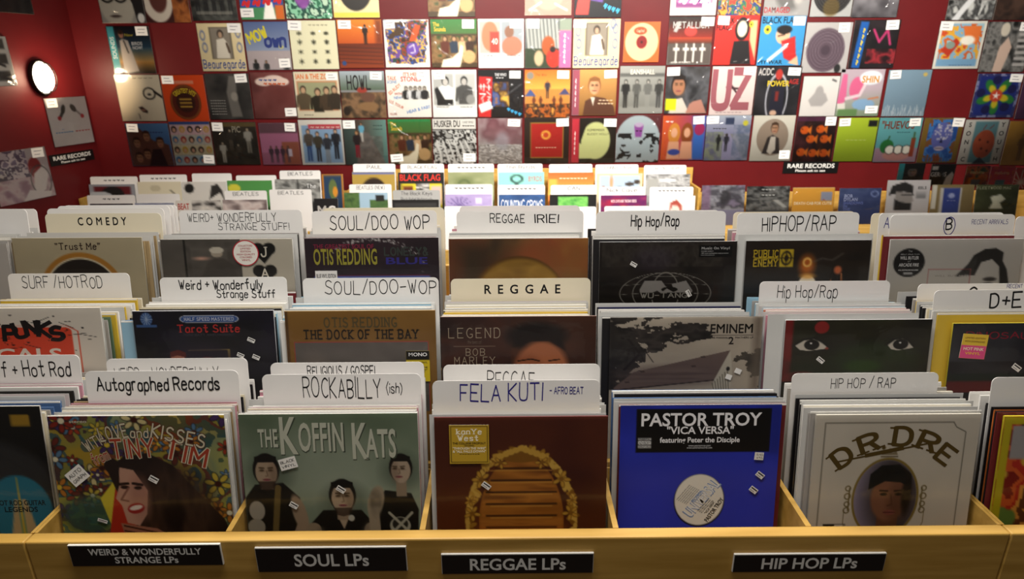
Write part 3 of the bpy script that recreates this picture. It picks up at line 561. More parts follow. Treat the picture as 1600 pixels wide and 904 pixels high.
# --- step 2
A = Art(HN, 'dcd4c8', ky=0.45); A.rr(-.3, .26, .80, 1.3, .06, 'd8482c'); A.rr(-.35, .24, .83, 1.32, .08, 'd8482c', .0); A.l([(0, .24), (.77, .24), (.84, .32), (.84, 1)], .008, 'd8482c')
A.t('LOCALS', .38, .64, .17, 'e4dcd0', .68, 'b')
for ch, x in zip('SURF PUNKS', np.linspace(.02, .70, 10)):
    A.t(ch, x, .30+.03*math.sin(x*20), .2, '1a1414', .075, 'h', rot=rp.uniform(-12, 12), wt=.26, jit=.3, seed=int(x*99)) if ch != ' ' else None
for i in range(34):
    x, y = rp.uniform(.05, .95), rp.uniform(.05, .7); A.e(x, y, rp.uniform(.004, .012), rp.uniform(.004, .012), '1c1818')
for i in range(9): x, y, t = rp.uniform(.1, .85), rp.uniform(.1, .6), rp.uniform(-.8, .8); A.l([(x, y), (x+.12*math.cos(t), y+.12*math.sin(t))], .006, '1c1818')
front_record(1, -88, 156, 482, A, 'white and red-orange record spattered with black brush lettering', T=.004, edge='e0dcd4')
A = Art(HN, '141216', ky=0.45); A.n(3, ['0e0c10', '1c1a22', '242036'], 4, a=.6); A.rr(.33, .065, .75, .165, .05, 'c8ccd8'); A.rr(.337, .072, .743, .158, .043, '3c5a94'); A.t('HALF SPEED MASTERED', .54, .116, .042, 'dce0ec', .35, 's'); A.t('Tarot Suite', .53, .25, .10, 'b8302c', .44, 's', wt=.17); A.t('MIKE BATT AND FRIENDS', .53, .34, .03, '44424e', .36, 'r')
A.e(.095, .115, .042, .093, '3c5c90'); [A.l([(.095, .115), (.095+.04*math.cos(t), .115+.088*math.sin(t))], .004, 'a8b8d0') for t in np.linspace(0, 6.28, 13)]; A.r(.02, .19, .165, .225, '3c5c90')
A.l([(.38, .56), (.66, .55), (.66, 1)], .018, 'c8a850'); A.e(.5, .7, .2, .25, '2a2230', .8, .1); A.e(.29, .69, .052, .085, 'a8705c'); A.p([(.235, .66), (.24, .58), (.30, .55), (.35, .59), (.35, .66), (.29, .63)], '5c2420'); A.l([(.27, .69), (.29, .69)], .01, '2a1410'); A.l([(.31, .69), (.33, .69)], .01, '2a1410'); A.e(.3, .74, .02, .009, '9c3030'); A.e(.5, .72, .06, .07, '5c2428', .8, .02); A.e(.1, .85, .06, .06, '6a2028', .8, .03); A.r(.2, .8, .4, 1, '2a2c48', .8, .05)
front_record(1, 206, 427, 486, A, 'black record with a blue oval badge and a red serif title', T=.004, edge='d4d4d8', stickers=[(.83, .415, .016, .0085, 25), (.745, .63, .015, .0085, 25), (.855, .66, .0155, .009, 25)])
A = Art(HN, '86602c', ky=0.55); A.n(3, ['7c5828', '8e6a34'], 4, a=.6); A.r(.0, 0, .02, 1, '5c4020'); A.r(.05, .36, .95, 1.2, 'a8403c'); A.r(.055, .37, .945, 1.2, '54504c'); A.n(2, ['403c3a', '6a6460', '4c4844'], 8, box=(.055, .37, .945, 1)); A.e(.18, .85, .12, .35, '7a6e66', .6, .06); A.e(.55, .7, .2, .12, '6a6662', .6, .1)
A.t('OTIS REDDING', .5, .135, .105, '5c5034', .48, 's', wt=.2, sp=.4); A.t('THE DOCK OF THE BAY', .5, .275, .10, '241c14', .76, 's', wt=.21, sp=.4)
OD = front_record(1, 444, 680, 486, A, 'brown record with stencilled serif title above a grey photograph', T=.004, edge='b8a078', stickers=[(.22, .68, .012, .008, 35)])
B = Art(40, 'c8b020'); B.r(0, 0, 1, .3, '100f10'); B.t('MONO', .5, .12, .11, 'e8e8e8', .8); B.t('180 GRAM VINYL', .5, .38, .06, '222', .8); B.t('FEATURING', .5, .46, .035, '222', .5); B.t('"SITTIN ON THE', .5, .54, .05, '222', .8); B.t('DOCK OF THE BAY"', .5, .62, .05, '222', .8); B.t('AND "TRAMP"', .5, .70, .05, '222', .6); B.t('RHINO', .3, .85, .1, '111', .5)
hype(OD, .325, .32, .865, .43, .05, .068, B, label='yellow and black mono sticker')
A = Art(HN, '3c2420', ky=0.42); A.n(2, ['3a2a28', '4c2c22', '30201e'], 6); A.n(2, ['5a3420', '30201c'], 3, box=(.45, 0, 1, 1), a=.6); A.e(.62, .32, .19, .22, '1a1210', 1, .08); A.e(.65, .98, .18, .60, 'b8704a', 1, .04); A.e(.56, .8, .09, .2, '9a5838', .6, .05); A.p([(.46, .5), (.5, .28), (.62, .2), (.76, .3), (.8, .55), (.7, .40), (.58, .40)], '1c1210', 1, .03); A.l([(.5, .72), (.58, .69), (.63, .72)], .02, '2a1810'); A.l([(.7, .72), (.76, .70)], .02, '2a1810'); A.r(0, .85, .4, 1, '202a34', .6, .2)
A.t('LEGEND', .215, .26, .155, 'b8a890', .33, 's', wt=.075, sp=.42); A.t('the best of', .215, .405, .05, '9c8c78', .09, 'h', wt=.06); A.r(.08, .47, .35, .476, 'b8a890'); A.t('BOB', .22, .57, .11, 'b8a890', .12, 's', wt=.085, sp=.42); A.t('MARLEY', .215, .71, .12, 'b8a890', .26, 's', wt=.085, sp=.42); A.r(.08, .81, .35, .816, 'b8a890'); A.t('AND THE WAILERS', .215, .86, .04, 'b8a890', .26, 's')
front_record(1, 688, 932, 495, A, 'dark brown record with thin serif title left of a dim portrait', T=.004, wrap='sleeve', edge='907870')
A = Art(HN, 'b0a494', ky=0.5); A.g('c0b4a4', 'a89c8c'); A.n(3, ['988c7e', 'c4b8a8'], 3, a=.4)
A.n(7, ['2a2624', '3c3632', '1c1a18'], 2, box=(0, 0, .24, 1), m=((A.noise(9, 12, 5)*1.4-.2+.5*(.25-A.X)/.25) > .60).astype(float)); mk = ((A.noise(7, 21, 5)*1.5-.27+.55*(1-np.hypot((A.X-.42)/.3, (A.Y-.15)/.46))) > .72).astype(float); A.n(8, ['2c2826', '443c38', '1e1c1a'], 5, m=mk*(A.Y < .66))
mk = ((A.noise(9, 31, 5)*1.3-.15+.6*(1-np.hypot((A.X-.95)/.14, (A.Y-.7)/.35))) > .78).astype(float); A.n(8, ['3c3630', '5a5248'], 5, m=mk)
A.r(0, 0, .035, 1, '2a2624', .8, .04); A.r(.95, 0, 1, 1, '6a5c50', .8, .06)
A.p([(.03, .98), (.16, .76), (.8, .46), (.70, .88), (.04, 1.03)], '6c5a54'); A.n(4, ['7c6a62', '5a4a46'], 9, sx=1, sy=7, m=A.me(.4, .82, .35, .15, .1), a=.6); A.l([(.08, 1.0), (.70, .88)], .015, '3a302c'); A.p([(.70, .88), (.8, .46), (.82, .8), (.80, 1.1), (.68, 1.1)], 'c0b8a8'); [A.l([(.69+.016*i, .92-.03*i), (.71+.016*i, 1.1)], .005, '5a5448') for i in range(7)]; A.e(.79, .72, .012, .03, '2a2624')
for x, y in ((.22, .75), (.62, .55), (.56, .68), (.12, .9)): A.r(x-.014, y-.012, x+.014, y+.012, '4a3c38', rot=-14)
A.l([(.12, .3), (.20, .5), (.1, .72)], .02, '2a2422'); A.l([(.2, .38), (.05, .5)], .014, '2a2422'); [A.l([(.1+.03*i, .42), (.05+.06*i, .62)], .006, '2a2422') for i in range(5)]
A.t('EMINEM', .80, .16, .125, '221c1a', .29, 'b'); A.r(.655, .245, .945, .253, '221c1a'); A.t('THE MARSHALL', .725, .285, .025, '3a3230', .13, 'b'); A.t('MATHERS LP', .885, .285, .025, '3a3230', .12, 'b'); A.t('2', .80, .325, .10, '221c1a', None, 'b')
front_record(1, 954, 1192, 496, A, 'sepia record picturing a steep-roofed house behind dark trees', wrap='wrap', T=.004, edge='54504c', stickers=[(.795, .83, .013, .011, 20, dict(bar=0)), (.855, .75, .014, .011, 22, dict(bar=0))])
A = Art(HN, '1c1a12', ky=0.44); A.n(2, ['16140e', '2a2818', '24301a'], 3); A.e(.62, .65, .3, .3, '2c3c1e', .7, .15); A.r(.0, 0, .055, 1, '7c1c1c', 1, .02); A.n(4, ['8a2020', '5c1414'], 3, box=(0, 0, .05, 1), a=.5); A.e(.25, .12, .05, .1, '8c2422', 1, .01); A.e(.13, .92, .11, .09, '98282a', 1, .02); A.r(.02, .68, .9, 1, '23281c', .6, .1); A.e(.55, .75, .13, .1, '34501f', .7, .06)
for x, w, c in ((.19, .115, 0), (.80, .09, 1)):
    A.p([(x-w, .41), (x-w*.5, .33), (x+w*.1, .31), (x+w*.6, .36), (x+w, .46), (x+w*.4, .48), (x-w*.2, .50), (x-w*.7, .48)], 'c8c0b4', soft=.008); A.e(x+w*.0, .40, .052, .085, '120e0c', soft=.008); A.e(x-w*.05, .375, .008, .012, 'e8e4e0'); A.l([(x-w*1.1, .41), (x-w*.5, .31), (x+w*.2, .29), (x+w, .42)], .02, '0c0a08', .8, .02)
A.e(.295, .46, .012, .02, '8a3428')
front_record(1, 1228, 1457, 500, A, 'dark green and red record with a pair of staring eyes', wrap='wrap', T=.004, edge='d0d0d0', stickers=[(.255, .645, .017, .0095, 38)])
A = Art(90, '141218', ky=0.47); A.g('101018', '3a3c44', y0=.05, y1=.6); A.n(2, ['14141c', '46484e', '1c2c26'], 3, a=.5); A.r(0, .8, 1, .95, '16241e', .8, .05); A.r(0, .92, 1, 1.1, '5c1c20'); A.t('DINOSAUR JR', .4, .19, .10, '8c2234', .62, 'h', wt=.13)
front_record(1, 1490, 1733, 505, A, 'yellow-edged dark record with a pink and yellow square sticker', T=.004, edge='c4b83c', stickers=[(.44, .70, .02, .012, 35)])
DJ = S.objects[-1] if False else [o for o in S.objects if str(o.get('label', '')).startswith('yellow-edged dark')][0]
B = Art(40, 'd8b83c'); B.r(0, .46, 1, 1, 'd84c84'); B.t('LIMITED EDITION', .5, .16, .07, '7a4c1c', .8); B.t('WITH DOWNLOAD', .5, .3, .07, '7a4c1c', .8); B.t('HOT PINK', .5, .6, .12, 'f0dcc8', .8); B.t('VINYL', .5, .78, .1, 'e8b83c', .6)
hype(DJ, .325, .32, .13, .31, .055, .054, B, label='yellow and pink square sticker', rot=4)
# --- step 3
A = Art(110, 'b0a488', ky=0.82); A.n(3, ['a89c80', 'b8ac90'], 3, a=.5); A.t('"Trust Me"', .5, .075, .055, '2c1814', .34, 's', wt=.15); A.e(.5, .55, .345, .42, 'a8742c'); A.e(.5, .56, .31, .385, 'd0c8b0'); A.e(.5, .565, .30, .375, '221a14'); A.e(.52, .62, .16, .24, 'b08c6c', 1, .03); A.p([(.33, .6), (.38, .38), (.52, .33), (.66, .38), (.70, .58), (.6, .42), (.45, .42)], 'a8946c', 1, .02)
front_record(2, 18, 221, 372, A, 'beige record with a dark round portrait ringed in ochre', T=.004, edge='c8c0ac', wrap='sleeve')
A = Art(110, 'bcb4a4', ky=0.53); A.r(.0, .0, .60, 1, '3c3834'); A.n(4, ['2c2a28', '5a544e', '48443e'], 3, box=(0, 0, .6, 1)); A.r(.0, 0, .17, 1, '5a544e', .8, .02); A.r(.22, .12, .5, .9, '6a645c', .5); A.e(.42, .2, .045, .055, 'a89c8c'); A.e(.42, .155, .055, .045, 'c8c0b0'); A.p([(.34, .34), (.40, .27), (.47, .27), (.54, .36), (.58, .7), (.25, .7)], '4a443e', 1, .02); A.n(4, ['3a3632', '68625a'], 5, box=(.2, .3, .6, 1), a=.4); A.e(.3, .27, .05, .02, 'e8b098', .8, .03); A.r(.17, 0, .185, 1, '1c1a18')
for ch, y in (('J', .19), ('A', .50)):
    A.e(.735, y-.05, .05, .085, '1a1816'); A.e(.82, y-.05, .05, .085, '1a1816'); A.p([(.69, y-.02), (.865, y-.02), (.78, y+.16)], '1a1816'); A.t(ch, .777, y-.01, .13, 'd8d0c0', None, 's', wt=.16)
JH = front_record(2, 250, 456, 374, A, 'black and white photo record with two black hearts and a round red sticker', T=.004, edge='d4d0c8')
B = Art(48, 'd8d4cc'); 
for i, tx in enumerate(['COLLECTORS', 'LIMITED', 'EDITION', 'HIGH QUALITY', 'COLORED', 'VINYL']): B.t(tx, .5, .22+i*.11, .07, '9c2430', [.55, .4, .4, .7, .48, .34][i])
mb = MB(); t_ = np.linspace(0, 2*math.pi, 41)[:-1]; R_ = .031
mb.prism([(R_*math.cos(t), R_*math.sin(t)) for t in t_], -.0003, 0, PRINT, lin('a82834')); mb.prism([(R_*.92*math.cos(t), R_*.92*math.sin(t)) for t in t_], -.0004, -.0003, PRINT, lin('d8d4cc'))
k0_ = len(mb.v)
for i, t in enumerate(B.T): put_text(mb, *t, R_*2, R_*2, -.00045, PRINT)
for V in mb.v[k0_:]: V[:, 2] -= R_
so = mb.obj('round_sticker', JH, ((.64-.5)*.32, -.0022, (1-.107)*.32)); so['label'] = 'round white sticker with red rim'
A = Art(110, '2a2028', ky=0.66); A.n(2, ['241c22', '3a2830', '2c2430'], 3); A.r(.0, 0, 1, .42, '2c2226', .5); A.r(.06, .42, .93, .44, '5c1c34'); A.r(.06, .435, .93, 1.2, '5468a8'); A.e(.52, .72, .2, .26, '221a30', 1, .02); A.t('THE GREATEST SOUL OF', .29, .095, .05, '8c2844', .45, 'b'); A.t('OTIS REDDING', .30, .21, .175, 'a8a03c', .48, 'b', sp=.04); A.t('LONELY&', .755, .155, .085, '3c4440', .32, 'm', wt=.2); A.t('BLUE', .755, .26, .075, '3a3488', .32, 'b')
for i in range(120): t = rp.gauss(-1.57, .62); q = rp.gauss(0, .012); A.e(.5+(.40+q)*math.cos(t), .42+(.40+q)*math.sin(t), .004, .004, 'd8d4d0')
OB = front_record(2, 475, 685, 372, A, 'dark record with tall yellow capitals over a pale blue block', T=.004, edge='cccccc')
B = Art(24, 'd8d4d0'); B.r(0, .5, 1, 1, 'a8206c'); B.t('BLUE VINYL EDITION', .5, .25, .2, '222', .9); B.t('12 MAJOR REDDING', .5, .7, .2, 'f0d8e0', .85); hype(OB, .33, .32, .165, .40, .052, .05, B, label='white and magenta sticker')
A = Art(110, '6a4428', ky=0.7); A.n(2, ['3a2c20', '7a5430', '8c4a2c', 'a8783c'], 13, sx=1.5, sy=.8); A.r(0, 0, .4, 1, '2c2620', .75, .3); A.e(.64, .25, .15, .2, 'a05830', .4, .15); A.e(.92, .2, .14, .3, '9a6c34', .5, .15); A.e(.5, .66, .34, .47, '5a3c1c', 1, .015); A.e(.51, .68, .33, .46, '94702c', 1, .03); A.n(4, ['6a4c20', 'b08a40', '8a6428'], 5, m=A.me(.51, .69, .31, .44, .03), a=.6); A.e(.42, .8, .26, .4, '5c3c1c', .5, .15)
front_record(2, 701, 919, 373, A, 'brown record with a large golden planet on its jacket', T=.004, wrap='wrap', edge='d0ccc8', stickers=[(.285, .495, .016, .0095, 38)])
A = Art(HN, '1c1814', ky=0.44); A.n(3, ['14110f', '2a2420', '201a18'], 4); A.e(.4, .3, .15, .2, '3a3048', .5, .12); A.n(6, ['1c1814', '5a544c', '1c1814'], 7, sx=2.5, sy=.8, a=.35, box=(.02, .02, .9, .45)); A.r(.725, .07, .965, .28, '0c0b0b'); A.t('Music On Vinyl', .845, .12, .038, 'd0d0d0', .2, 's'); A.t('CLASSIC ALBUM', .785, .175, .018, 'b0b0b0', .09); A.t('180 gram audiophile vinyl pressing', .84, .21, .018, 'b0b0b0', .2); A.t('WWW.MUSICONVINYL.COM', .79, .245, .014, 'b0b0b0', .1)
for rx in (.335, .24, .10): A.ring(.49, .93, rx, .375, .006, '8c8880')
for y, rx in ((.62, .22), (.75, .30), (.92, .335)): A.l([(.49+rx*t, y-.03*(1-t*t)*0+.03*(t*t)) for t in np.linspace(-1, 1, 15)], .005, '8c8880')
A.p([(.335, .70), (.46, .70), (.49, .80), (.545, .83), (.46, .93), (.43, .88), (.31, 1.0), (.30, .86)], '8e8a86'); A.p([(.535, .76), (.64, .70), (.69, .88), (.68, 1.0), (.57, .93), (.50, .92), (.55, .85)], '8e8a86'); A.e(.52, .86, .06, .05, '1c1814'); A.p([(.46, .92), (.5, .84), (.56, .92)], '8e8a86'); A.r(.3, .915, .70, 1.05, '1c1814', .9); A.t('WU-TANG', .48, .965, .085, '8c8880', .34, 'h', wt=.16, jit=.05)
front_record(2, 937, 1152, 378, A, 'black shrink-wrapped record with a grey globe outline and winged emblem', wrap='wrap', T=.004, edge='c8c8c8', stickers=[(.25, .40, .016, .0095, 30), (.66, .93, .017, .0095, 60)])
A = Art(110, '241a14', ky=0.52); A.n(2, ['1c1612', '2c2018', '201c1a'], 3); A.g('2a1e14', '2c2c30', y0=.3, y1=.8, a=.7); A.t('PUBLIC', .165, .195, .10, 'c4a828', .19, 's', wt=.19); A.r(.07, .255, .265, .267, 'c4a828'); A.t('ENEMY', .165, .335, .10, 'c4a828', .19, 's', wt=.19); A.r(.275, .13, .385, .40, 'c4a828'); A.ring(.33, .265, .038, .095, .012, '241a14'); A.l([(.33, .15), (.33, .38)], .008, '241a14'); A.l([(.28, .265), (.38, .265)], .008, '241a14'); A.e(.33, .265, .018, .05, '241a14')
A.e(.50, .38, .06, .15, 'c86a1c', .9, .06); A.e(.50, .33, .035, .07, 'e8a040', 1, .02); A.e(.5, .33, .02, .04, 'b05818'); A.ring(.5, .33, .03, .06, .008, 'f0c878'); A.e(.51, .66, .07, .13, 'f8e8d0', 1, .01); A.e(.51, .54, .06, .04, 'f0b050', .8, .04); A.l([(.55, .32), (.62, .27), (.7, .3), (.78, .2)], .014, '6a625c', .7, .03); A.e(.75, .45, .03, .06, 'c86a40', 1, .02); A.l([(.78, .5), (.79, .7)], .012, 'b07048'); A.l([(.70, .6), (.70, .7)], .01, 'b07048')
front_record(2, 1166, 1362, 376, A, 'dark record with yellow block lettering and an orange glowing lamp', T=.004, wrap='sleeve', edge='c4c4c4')
A = Art(110, 'b4b0aa', ky=0.48); A.g('bcb8b2', 'aca8a2'); A.e(.155, .38, .118, .235, '151414'); A.t('The', .155, .19, .03, 'd0d0d0', .03, 'h'); A.t('debut album from', .155, .24, .022, 'd0d0d0', .14, 'h'); A.t('WILL BUTLER', .155, .30, .052, 'd0d0d0', .14); A.t('of', .155, .355, .025, 'd0d0d0', .02, 'h'); A.t('ARCADE FIRE', .155, .415, .052, 'd0d0d0', .15); A.r(.075, .46, .235, .467, 'd0d0d0'); A.t('FULL DOWNLOAD INCLUDED', .155, .50, .022, 'd0d0d0', .15); A.r(.12, .54, .19, .57, 'b0b0b0')
A.p([(.52, .62), (.60, .42), (.64, .26), (.72, .16), (.80, .15), (.86, .22), (.86, .36), (.90, .5), (.93, .75), (.86, .75), (.84, .45), (.78, .33), (.70, .38), (.66, .6), (.6, .58)], '2a2826', 1, .012); [A.l([(.52+.02*i, .6), (.66, .3+.02*i)], .008, '3a3836') for i in range(6)]; A.e(.78, .66, .05, .035, '3a3634', 1, .02); A.e(.77, .74, .04, .02, '3a3634', 1, .02); A.r(.31, .49, .63, .492, 'a04848'); A.r(.31, .49, .313, .75, 'a04848'); A.r(.627, .49, .63, .75, 'a04848'); A.t('WILL  BUTLER', .47, .60, .03, '8c8480', .22, 'r')
front_record(2, 1392, 1600, 374, A, 'pale grey record with a round black sticker and a long-haired head', T=.004, edge='d8d4d0', wrap='sleeve')
# ------------------------------------------------------------------ divider cards, front to back
def T1(tx, cx=.5, cy=.5, hh=.5, ww=.7, font='h', ink=None, **kw): return (tx, cx, cy, hh, ww, font, ink, kw)
Z0, Z1, Z2 = TZ
C = {}
C['surf1'] = card(0, -42, 122, 556, 596, [T1('Surf + Hot Rod', .47, .52, .55, .86, wt=.11, seed=4)], 'white divider card at the left edge reading Surf + Hot Rod', zb=Z0)
C['auto'] = card(0, 130, 371, 581, 624, [T1('Autographed Records', .47, .45, .42, .80, wt=.15, seed=2)], 'white divider card reading Autographed Records in thick black marker')
C['weird1'] = card(0, 163, 385, 562, 610, [T1('WEIRD + WONDERFULLY', .42, .50, .42, .74, wt=.075, seed=3)], 'white divider card reading WEIRD + WONDERFULLY, half hidden by the Autographed Records card')
C['rock'] = card(0, 408, 657, 586, 627, [T1('ROCKABILLY', .50, .50, .70, .49, wt=.085, seed=5), T1('(ish)', .83, .52, .34, .10, wt=.12)], 'white divider card reading ROCKABILLY with (ish) in brackets')
C['gosp'] = card(0, 421, 662, 568, 611, [T1('RELIGIOUS / GOSPEL', .47, .28, .30, .46, wt=.13, seed=6)], 'white divider card reading RELIGIOUS/GOSPEL behind the ROCKABILLY card')
C['fela'] = card(0, 675, 938, 596, 639, [T1('FELA KUTI', .41, .40, .58, .49, ink=BLUEINK, wt=.095, seed=7), T1('- AFRO BEAT', .80, .36, .23, .20, ink=BLUEINK, wt=.15, jit=.05)], 'white divider card in blue ink ending in AFRO BEAT')
C['reg1'] = card(0, 692, 938, 571, 613, [T1('REGGAE', .43, .52, .56, .30, wt=.075, seed=8)], 'white divider card with thin REGGAE lettering behind the blue-inked card')
C['hh1'] = card(0, 1238, 1467, 583, 610, [T1('HIP HOP / RAP', .49, .56, .56, .44, wt=.085, seed=9)], 'low white divider card reading HIP HOP/RAP behind the cream oval-portrait record', zb=Z0+.004)
C['end1'] = card(0, 1552, 1775, 590, 628, [], 'blank white divider card at the right edge above the yellow-bordered record')
C['surf2'] = card(1, 10, 201, 428, 462, [T1('SURF /HOTROD', .44, .38, .52, .66, wt=.075, seed=10)], 'white divider card reading SURF /HOTROD in thin pen')
C['weird2'] = card(1, 248, 447, 434, 467, [T1('Weird + Wonderfully', .48, .34, .40, .66, wt=.14, seed=11), T1('Strange Stuff', .67, .76, .34, .46, wt=.14, seed=12)], 'white divider card reading Weird + Wonderfully Strange Stuff in lower-case marker')
C['soul2'] = card(1, 472, 685, 435, 467, [T1('SOUL/DOO-WOP', .57, .44, .62, .82, wt=.075, seed=13)], 'white divider card reading SOUL/DOO-WOP with a hyphen')
C['reg2'] = card(1, 704, 923, 436, 469, [T1('REGGAE', .51, .48, .40, .55, font='b', sp=.75)], 'cream divider card with printed bold letters REGGAE', m=CREAM)
C['hh2'] = card(1, 1188, 1392, 440, 473, [T1('Hip Hop/Rap', .37, .47, .55, .46, wt=.085, seed=14)], 'white divider card reading Hip Hop/Rap in slanted thin pen')
ZR = at(1600, 505, TY[1])[1]; ZB = at(1490, 374, TY[2])[1]
C['de'] = card(1, 1462, 1665, 454, 492, [T1('D+E', .56, .42, .58, .24, wt=.12, seed=15)] , 'white divider card lettered D+E in the right-hand bin', zb=ZR)
C['c'] = card(1, 1436, 1640, 444, 478, [T1('C', .42, .5, .6, .06, wt=.13), T1('RECENT', .74, .12, .16, .12, ink=BLUEINK, wt=.13)], 'white divider card lettered C, mostly hidden by the D+E card', zb=ZR)
C['com'] = card(2, 69, 251, 334, 362, [T1('COMEDY', .485, .42, .42, .42, font='b', sp=.5)], 'cream divider card with bold printed letters COMEDY', m=CREAM)
for i, (u0, u1, v, bv) in enumerate([(72, 255, 326, 356), (88, 264, 322, 352), (98, 270, 321, 349), (104, 276, 321, 347)]): C['comb%d' % i] = card(2, u0, u1, v, bv, [], f'blank white divider card, {ORD[i]} one behind the COMEDY card')
C['weird3'] = card(2, 278, 471, 329, 361, [T1('WEIRD+ WONDERFULLY', .43, .34, .38, .72, wt=.085, seed=16), T1('STRANGE STUFF!', .60, .78, .32, .58, wt=.085, seed=17)], 'white divider card reading WEIRD + WONDERFULLY STRANGE STUFF! in capitals')
C['soul3'] = card(2, 486, 682, 330, 363, [T1('SOUL/DOO WOP', .54, .54, .62, .80, wt=.085, seed=18)], 'white divider card reading SOUL/DOO WOP without a hyphen')
C['soulb'] = card(2, 504, 694, 325, 350, [], 'blank white divider card behind the SOUL/DOO WOP card', m=CREAM)
C['irie'] = card(2, 713, 912, 330, 361, [T1('REGGAE', .40, .36, .42, .27, wt=.12, seed=19), T1('IRIE!', .71, .40, .40, .18, wt=.12, seed=20)], 'white divider card reading REGGAE IRIE!')
C['irieb'] = card(2, 718, 906, 322, 349, [], 'blank white divider card behind the REGGAE IRIE! card')
C['hh3'] = card(2, 932, 1135, 331, 363, [T1('Hip Hop/Rap', .455, .44, .50, .37, wt=.15, seed=21)], 'white divider card reading Hip Hop/Rap in bold marker beside REGGAE IRIE!')
C['hh3b'] = card(2, 943, 1124, 329, 351, [], 'blank white divider card behind the bold Hip Hop/Rap card')
C['hh4'] = card(2, 1153, 1344, 333, 366, [T1('HIPHOP/RAP', .51, .52, .66, .60, wt=.10, seed=22)], 'white divider card reading HIPHOP/RAP in tall spread capitals')
C['hh4b'] = card(2, 1146, 1336, 331, 352, [], 'blank cream divider card behind the tall HIPHOP/RAP card', m=CREAM)
C['b'] = card(2, 1393, 1588, 336, 371, [T1('O', .475, .46, .86, .09, wt=.05, ink=BLUEINK, seed=31), T1('B', .475, .46, .46, .045, wt=.15, seed=23), T1('RECENT ARRIVALS', .80, .34, .20, .29, ink=BLUEINK, wt=.11, seed=24)], 'white divider card lettered B, Recent Arrivals', zb=ZB)
C['a'] = card(2, 1375, 1570, 333, 363, [T1('A', .065, .5, .5, .04, wt=.1, ink=BLUEINK)], 'white divider card mostly hidden behind the B card')
C['a2'] = card(2, 1362, 1540, 333, 356, [], 'blank cream divider card, farthest back behind the B card', m=CREAM)
C['end3'] = card(2, 1588, 1780, 338, 374, [], 'blank white divider card at the right edge beside the B card')
C['left3'] = card(2, -120, 40, 328, 365, [], 'grey-white divider card at the left edge, front of two')
C['left3b'] = card(2, -100, 57, 327, 350, [], 'blank white divider card at the left edge, back of two')
# ------------------------------------------------------------------ packed records between fronts and cards
MIX = ['white', 'white', 'cream', 'grey', 'white', 'black', 'dark red', 'blue', 'tan', 'pink', 'green']
PALE = ['white', 'cream', 'cream', 'white', 'grey', 'tan', 'blue', 'pink', 'black']; DARK = ['black', 'grey', 'black', 'white', 'dark red', 'navy', 'blue', 'black']
def packs(tier, k, cy, desc, n, cols, seed, cdesc=None, cols2=None, n2=None, y0=None, dx=0, end=None):
    a = (y0 if y0 is not None else TY[tier])+.0085; lim = TY[tier+1]-.034 if tier < 2 else TY[2]+.185
    if cy is None: pack(tier, k, a, end or lim, n, desc, cols, seed, dx, vis=(0, 0, 2, 1)); return
    ys = sorted(cy if isinstance(cy, (list, tuple)) else [cy]); b_ = ys[0]-.0075; pack(tier, k, a, b_, max(2, min(n, int((b_-a)/.0036)+1)), desc, cols, seed, dx)
    for i in range(len(ys)-1):
        if ys[i+1]-ys[i] > .014: pack(tier, k, ys[i]+.004, ys[i+1]-.0075, max(2, int((ys[i+1]-ys[i])/.007)), cdesc[i], cols2 or cols, seed+5+i, dx)
    end = end or min(lim, ys[-1]+.05)
    if end-ys[-1] > .03: pack(tier, k, ys[-1]+.007, end, n2 or max(3, int((end-ys[-1])/.013)), cdesc[-1], cols2 or cols, seed+3, dx)
y = lambda *k: [C[q]['_y'] for q in k]
packs(0, -3, y('surf1'), 'black record with the blue disc', 9, PALE, 1, ['Surf + Hot Rod card'], y0=1.032, dx=.004)
packs(0, -2, y('auto', 'weird1'), 'flower-covered record', 12, PALE, 2, ['Autographed Records card', 'WEIRD + WONDERFULLY card'])
packs(0, -1, y('rock', 'gosp'), 'grey-green record with three men', 11, ['white', 'pink', 'white', 'navy', 'cream', 'grey', 'pink', 'white', 'black'], 3, ['ROCKABILLY card', 'RELIGIOUS/GOSPEL card'])
packs(0, 0, y('fela', 'reg1'), 'maroon record with the golden garland', 4, ['black', 'yellow', 'white', 'cream', 'green'], 4, ['AFRO BEAT card', 'thin REGGAE card'], ['white', 'grey', 'blue', 'white', 'black'])
packs(0, 1, None, 'blue twelve-inch single', 11, DARK, 5, y0=1.042, end=atz(1096, 607, TZ[0])[1], dx=-.003)
packs(0, 2, y('hh1'), 'cream oval-portrait record', 11, ['black', 'navy', 'grey', 'cream', 'white', 'tan', 'grey'], 6, ['low HIP HOP/RAP card'])
packs(0, 3, y('end1'), 'yellow-bordered patterned record', 6, ['orange', 'white', 'dark red', 'grey', 'black'], 7, ['blank card at the right edge'], dx=.002)
packs(1, -3, y('surf2'), 'white and red-orange spattered record', 11, ['white', 'cream', 'blue', 'yellow', 'green', 'grey', 'white'], 8, ['SURF /HOTROD card'], y0=1.25, dx=.004)
packs(1, -2, y('weird2'), 'black record with the blue oval badge', 11, ['white', 'white', 'dark red', 'sky blue', 'black', 'cream', 'blue'], 9, ['lower-case Weird + Wonderfully card'], dx=.012)
packs(1, -1, y('soul2'), 'brown stencilled record', 9, ['white', 'sky blue', 'white', 'black', 'white'], 10, ['hyphenated SOUL/DOO-WOP card'])
packs(1, 0, y('reg2'), 'dark brown record with the dim portrait', 11, ['white', 'white', 'grey', 'cream', 'yellow', 'pink', 'black'], 11, ['printed REGGAE card'], ['grey', 'white', 'black'])
packs(1, 1, None, 'sepia house record', 12, DARK, 12, dx=-.007, end=atz(1073, 475, TZ[1])[1])
packs(1, 2, y('hh2'), 'record with staring eyes', 10, ['black', 'orange', 'sky blue', 'grey', 'white', 'pink'], 13, ['slanted Hip Hop/Rap card'], dx=.004)
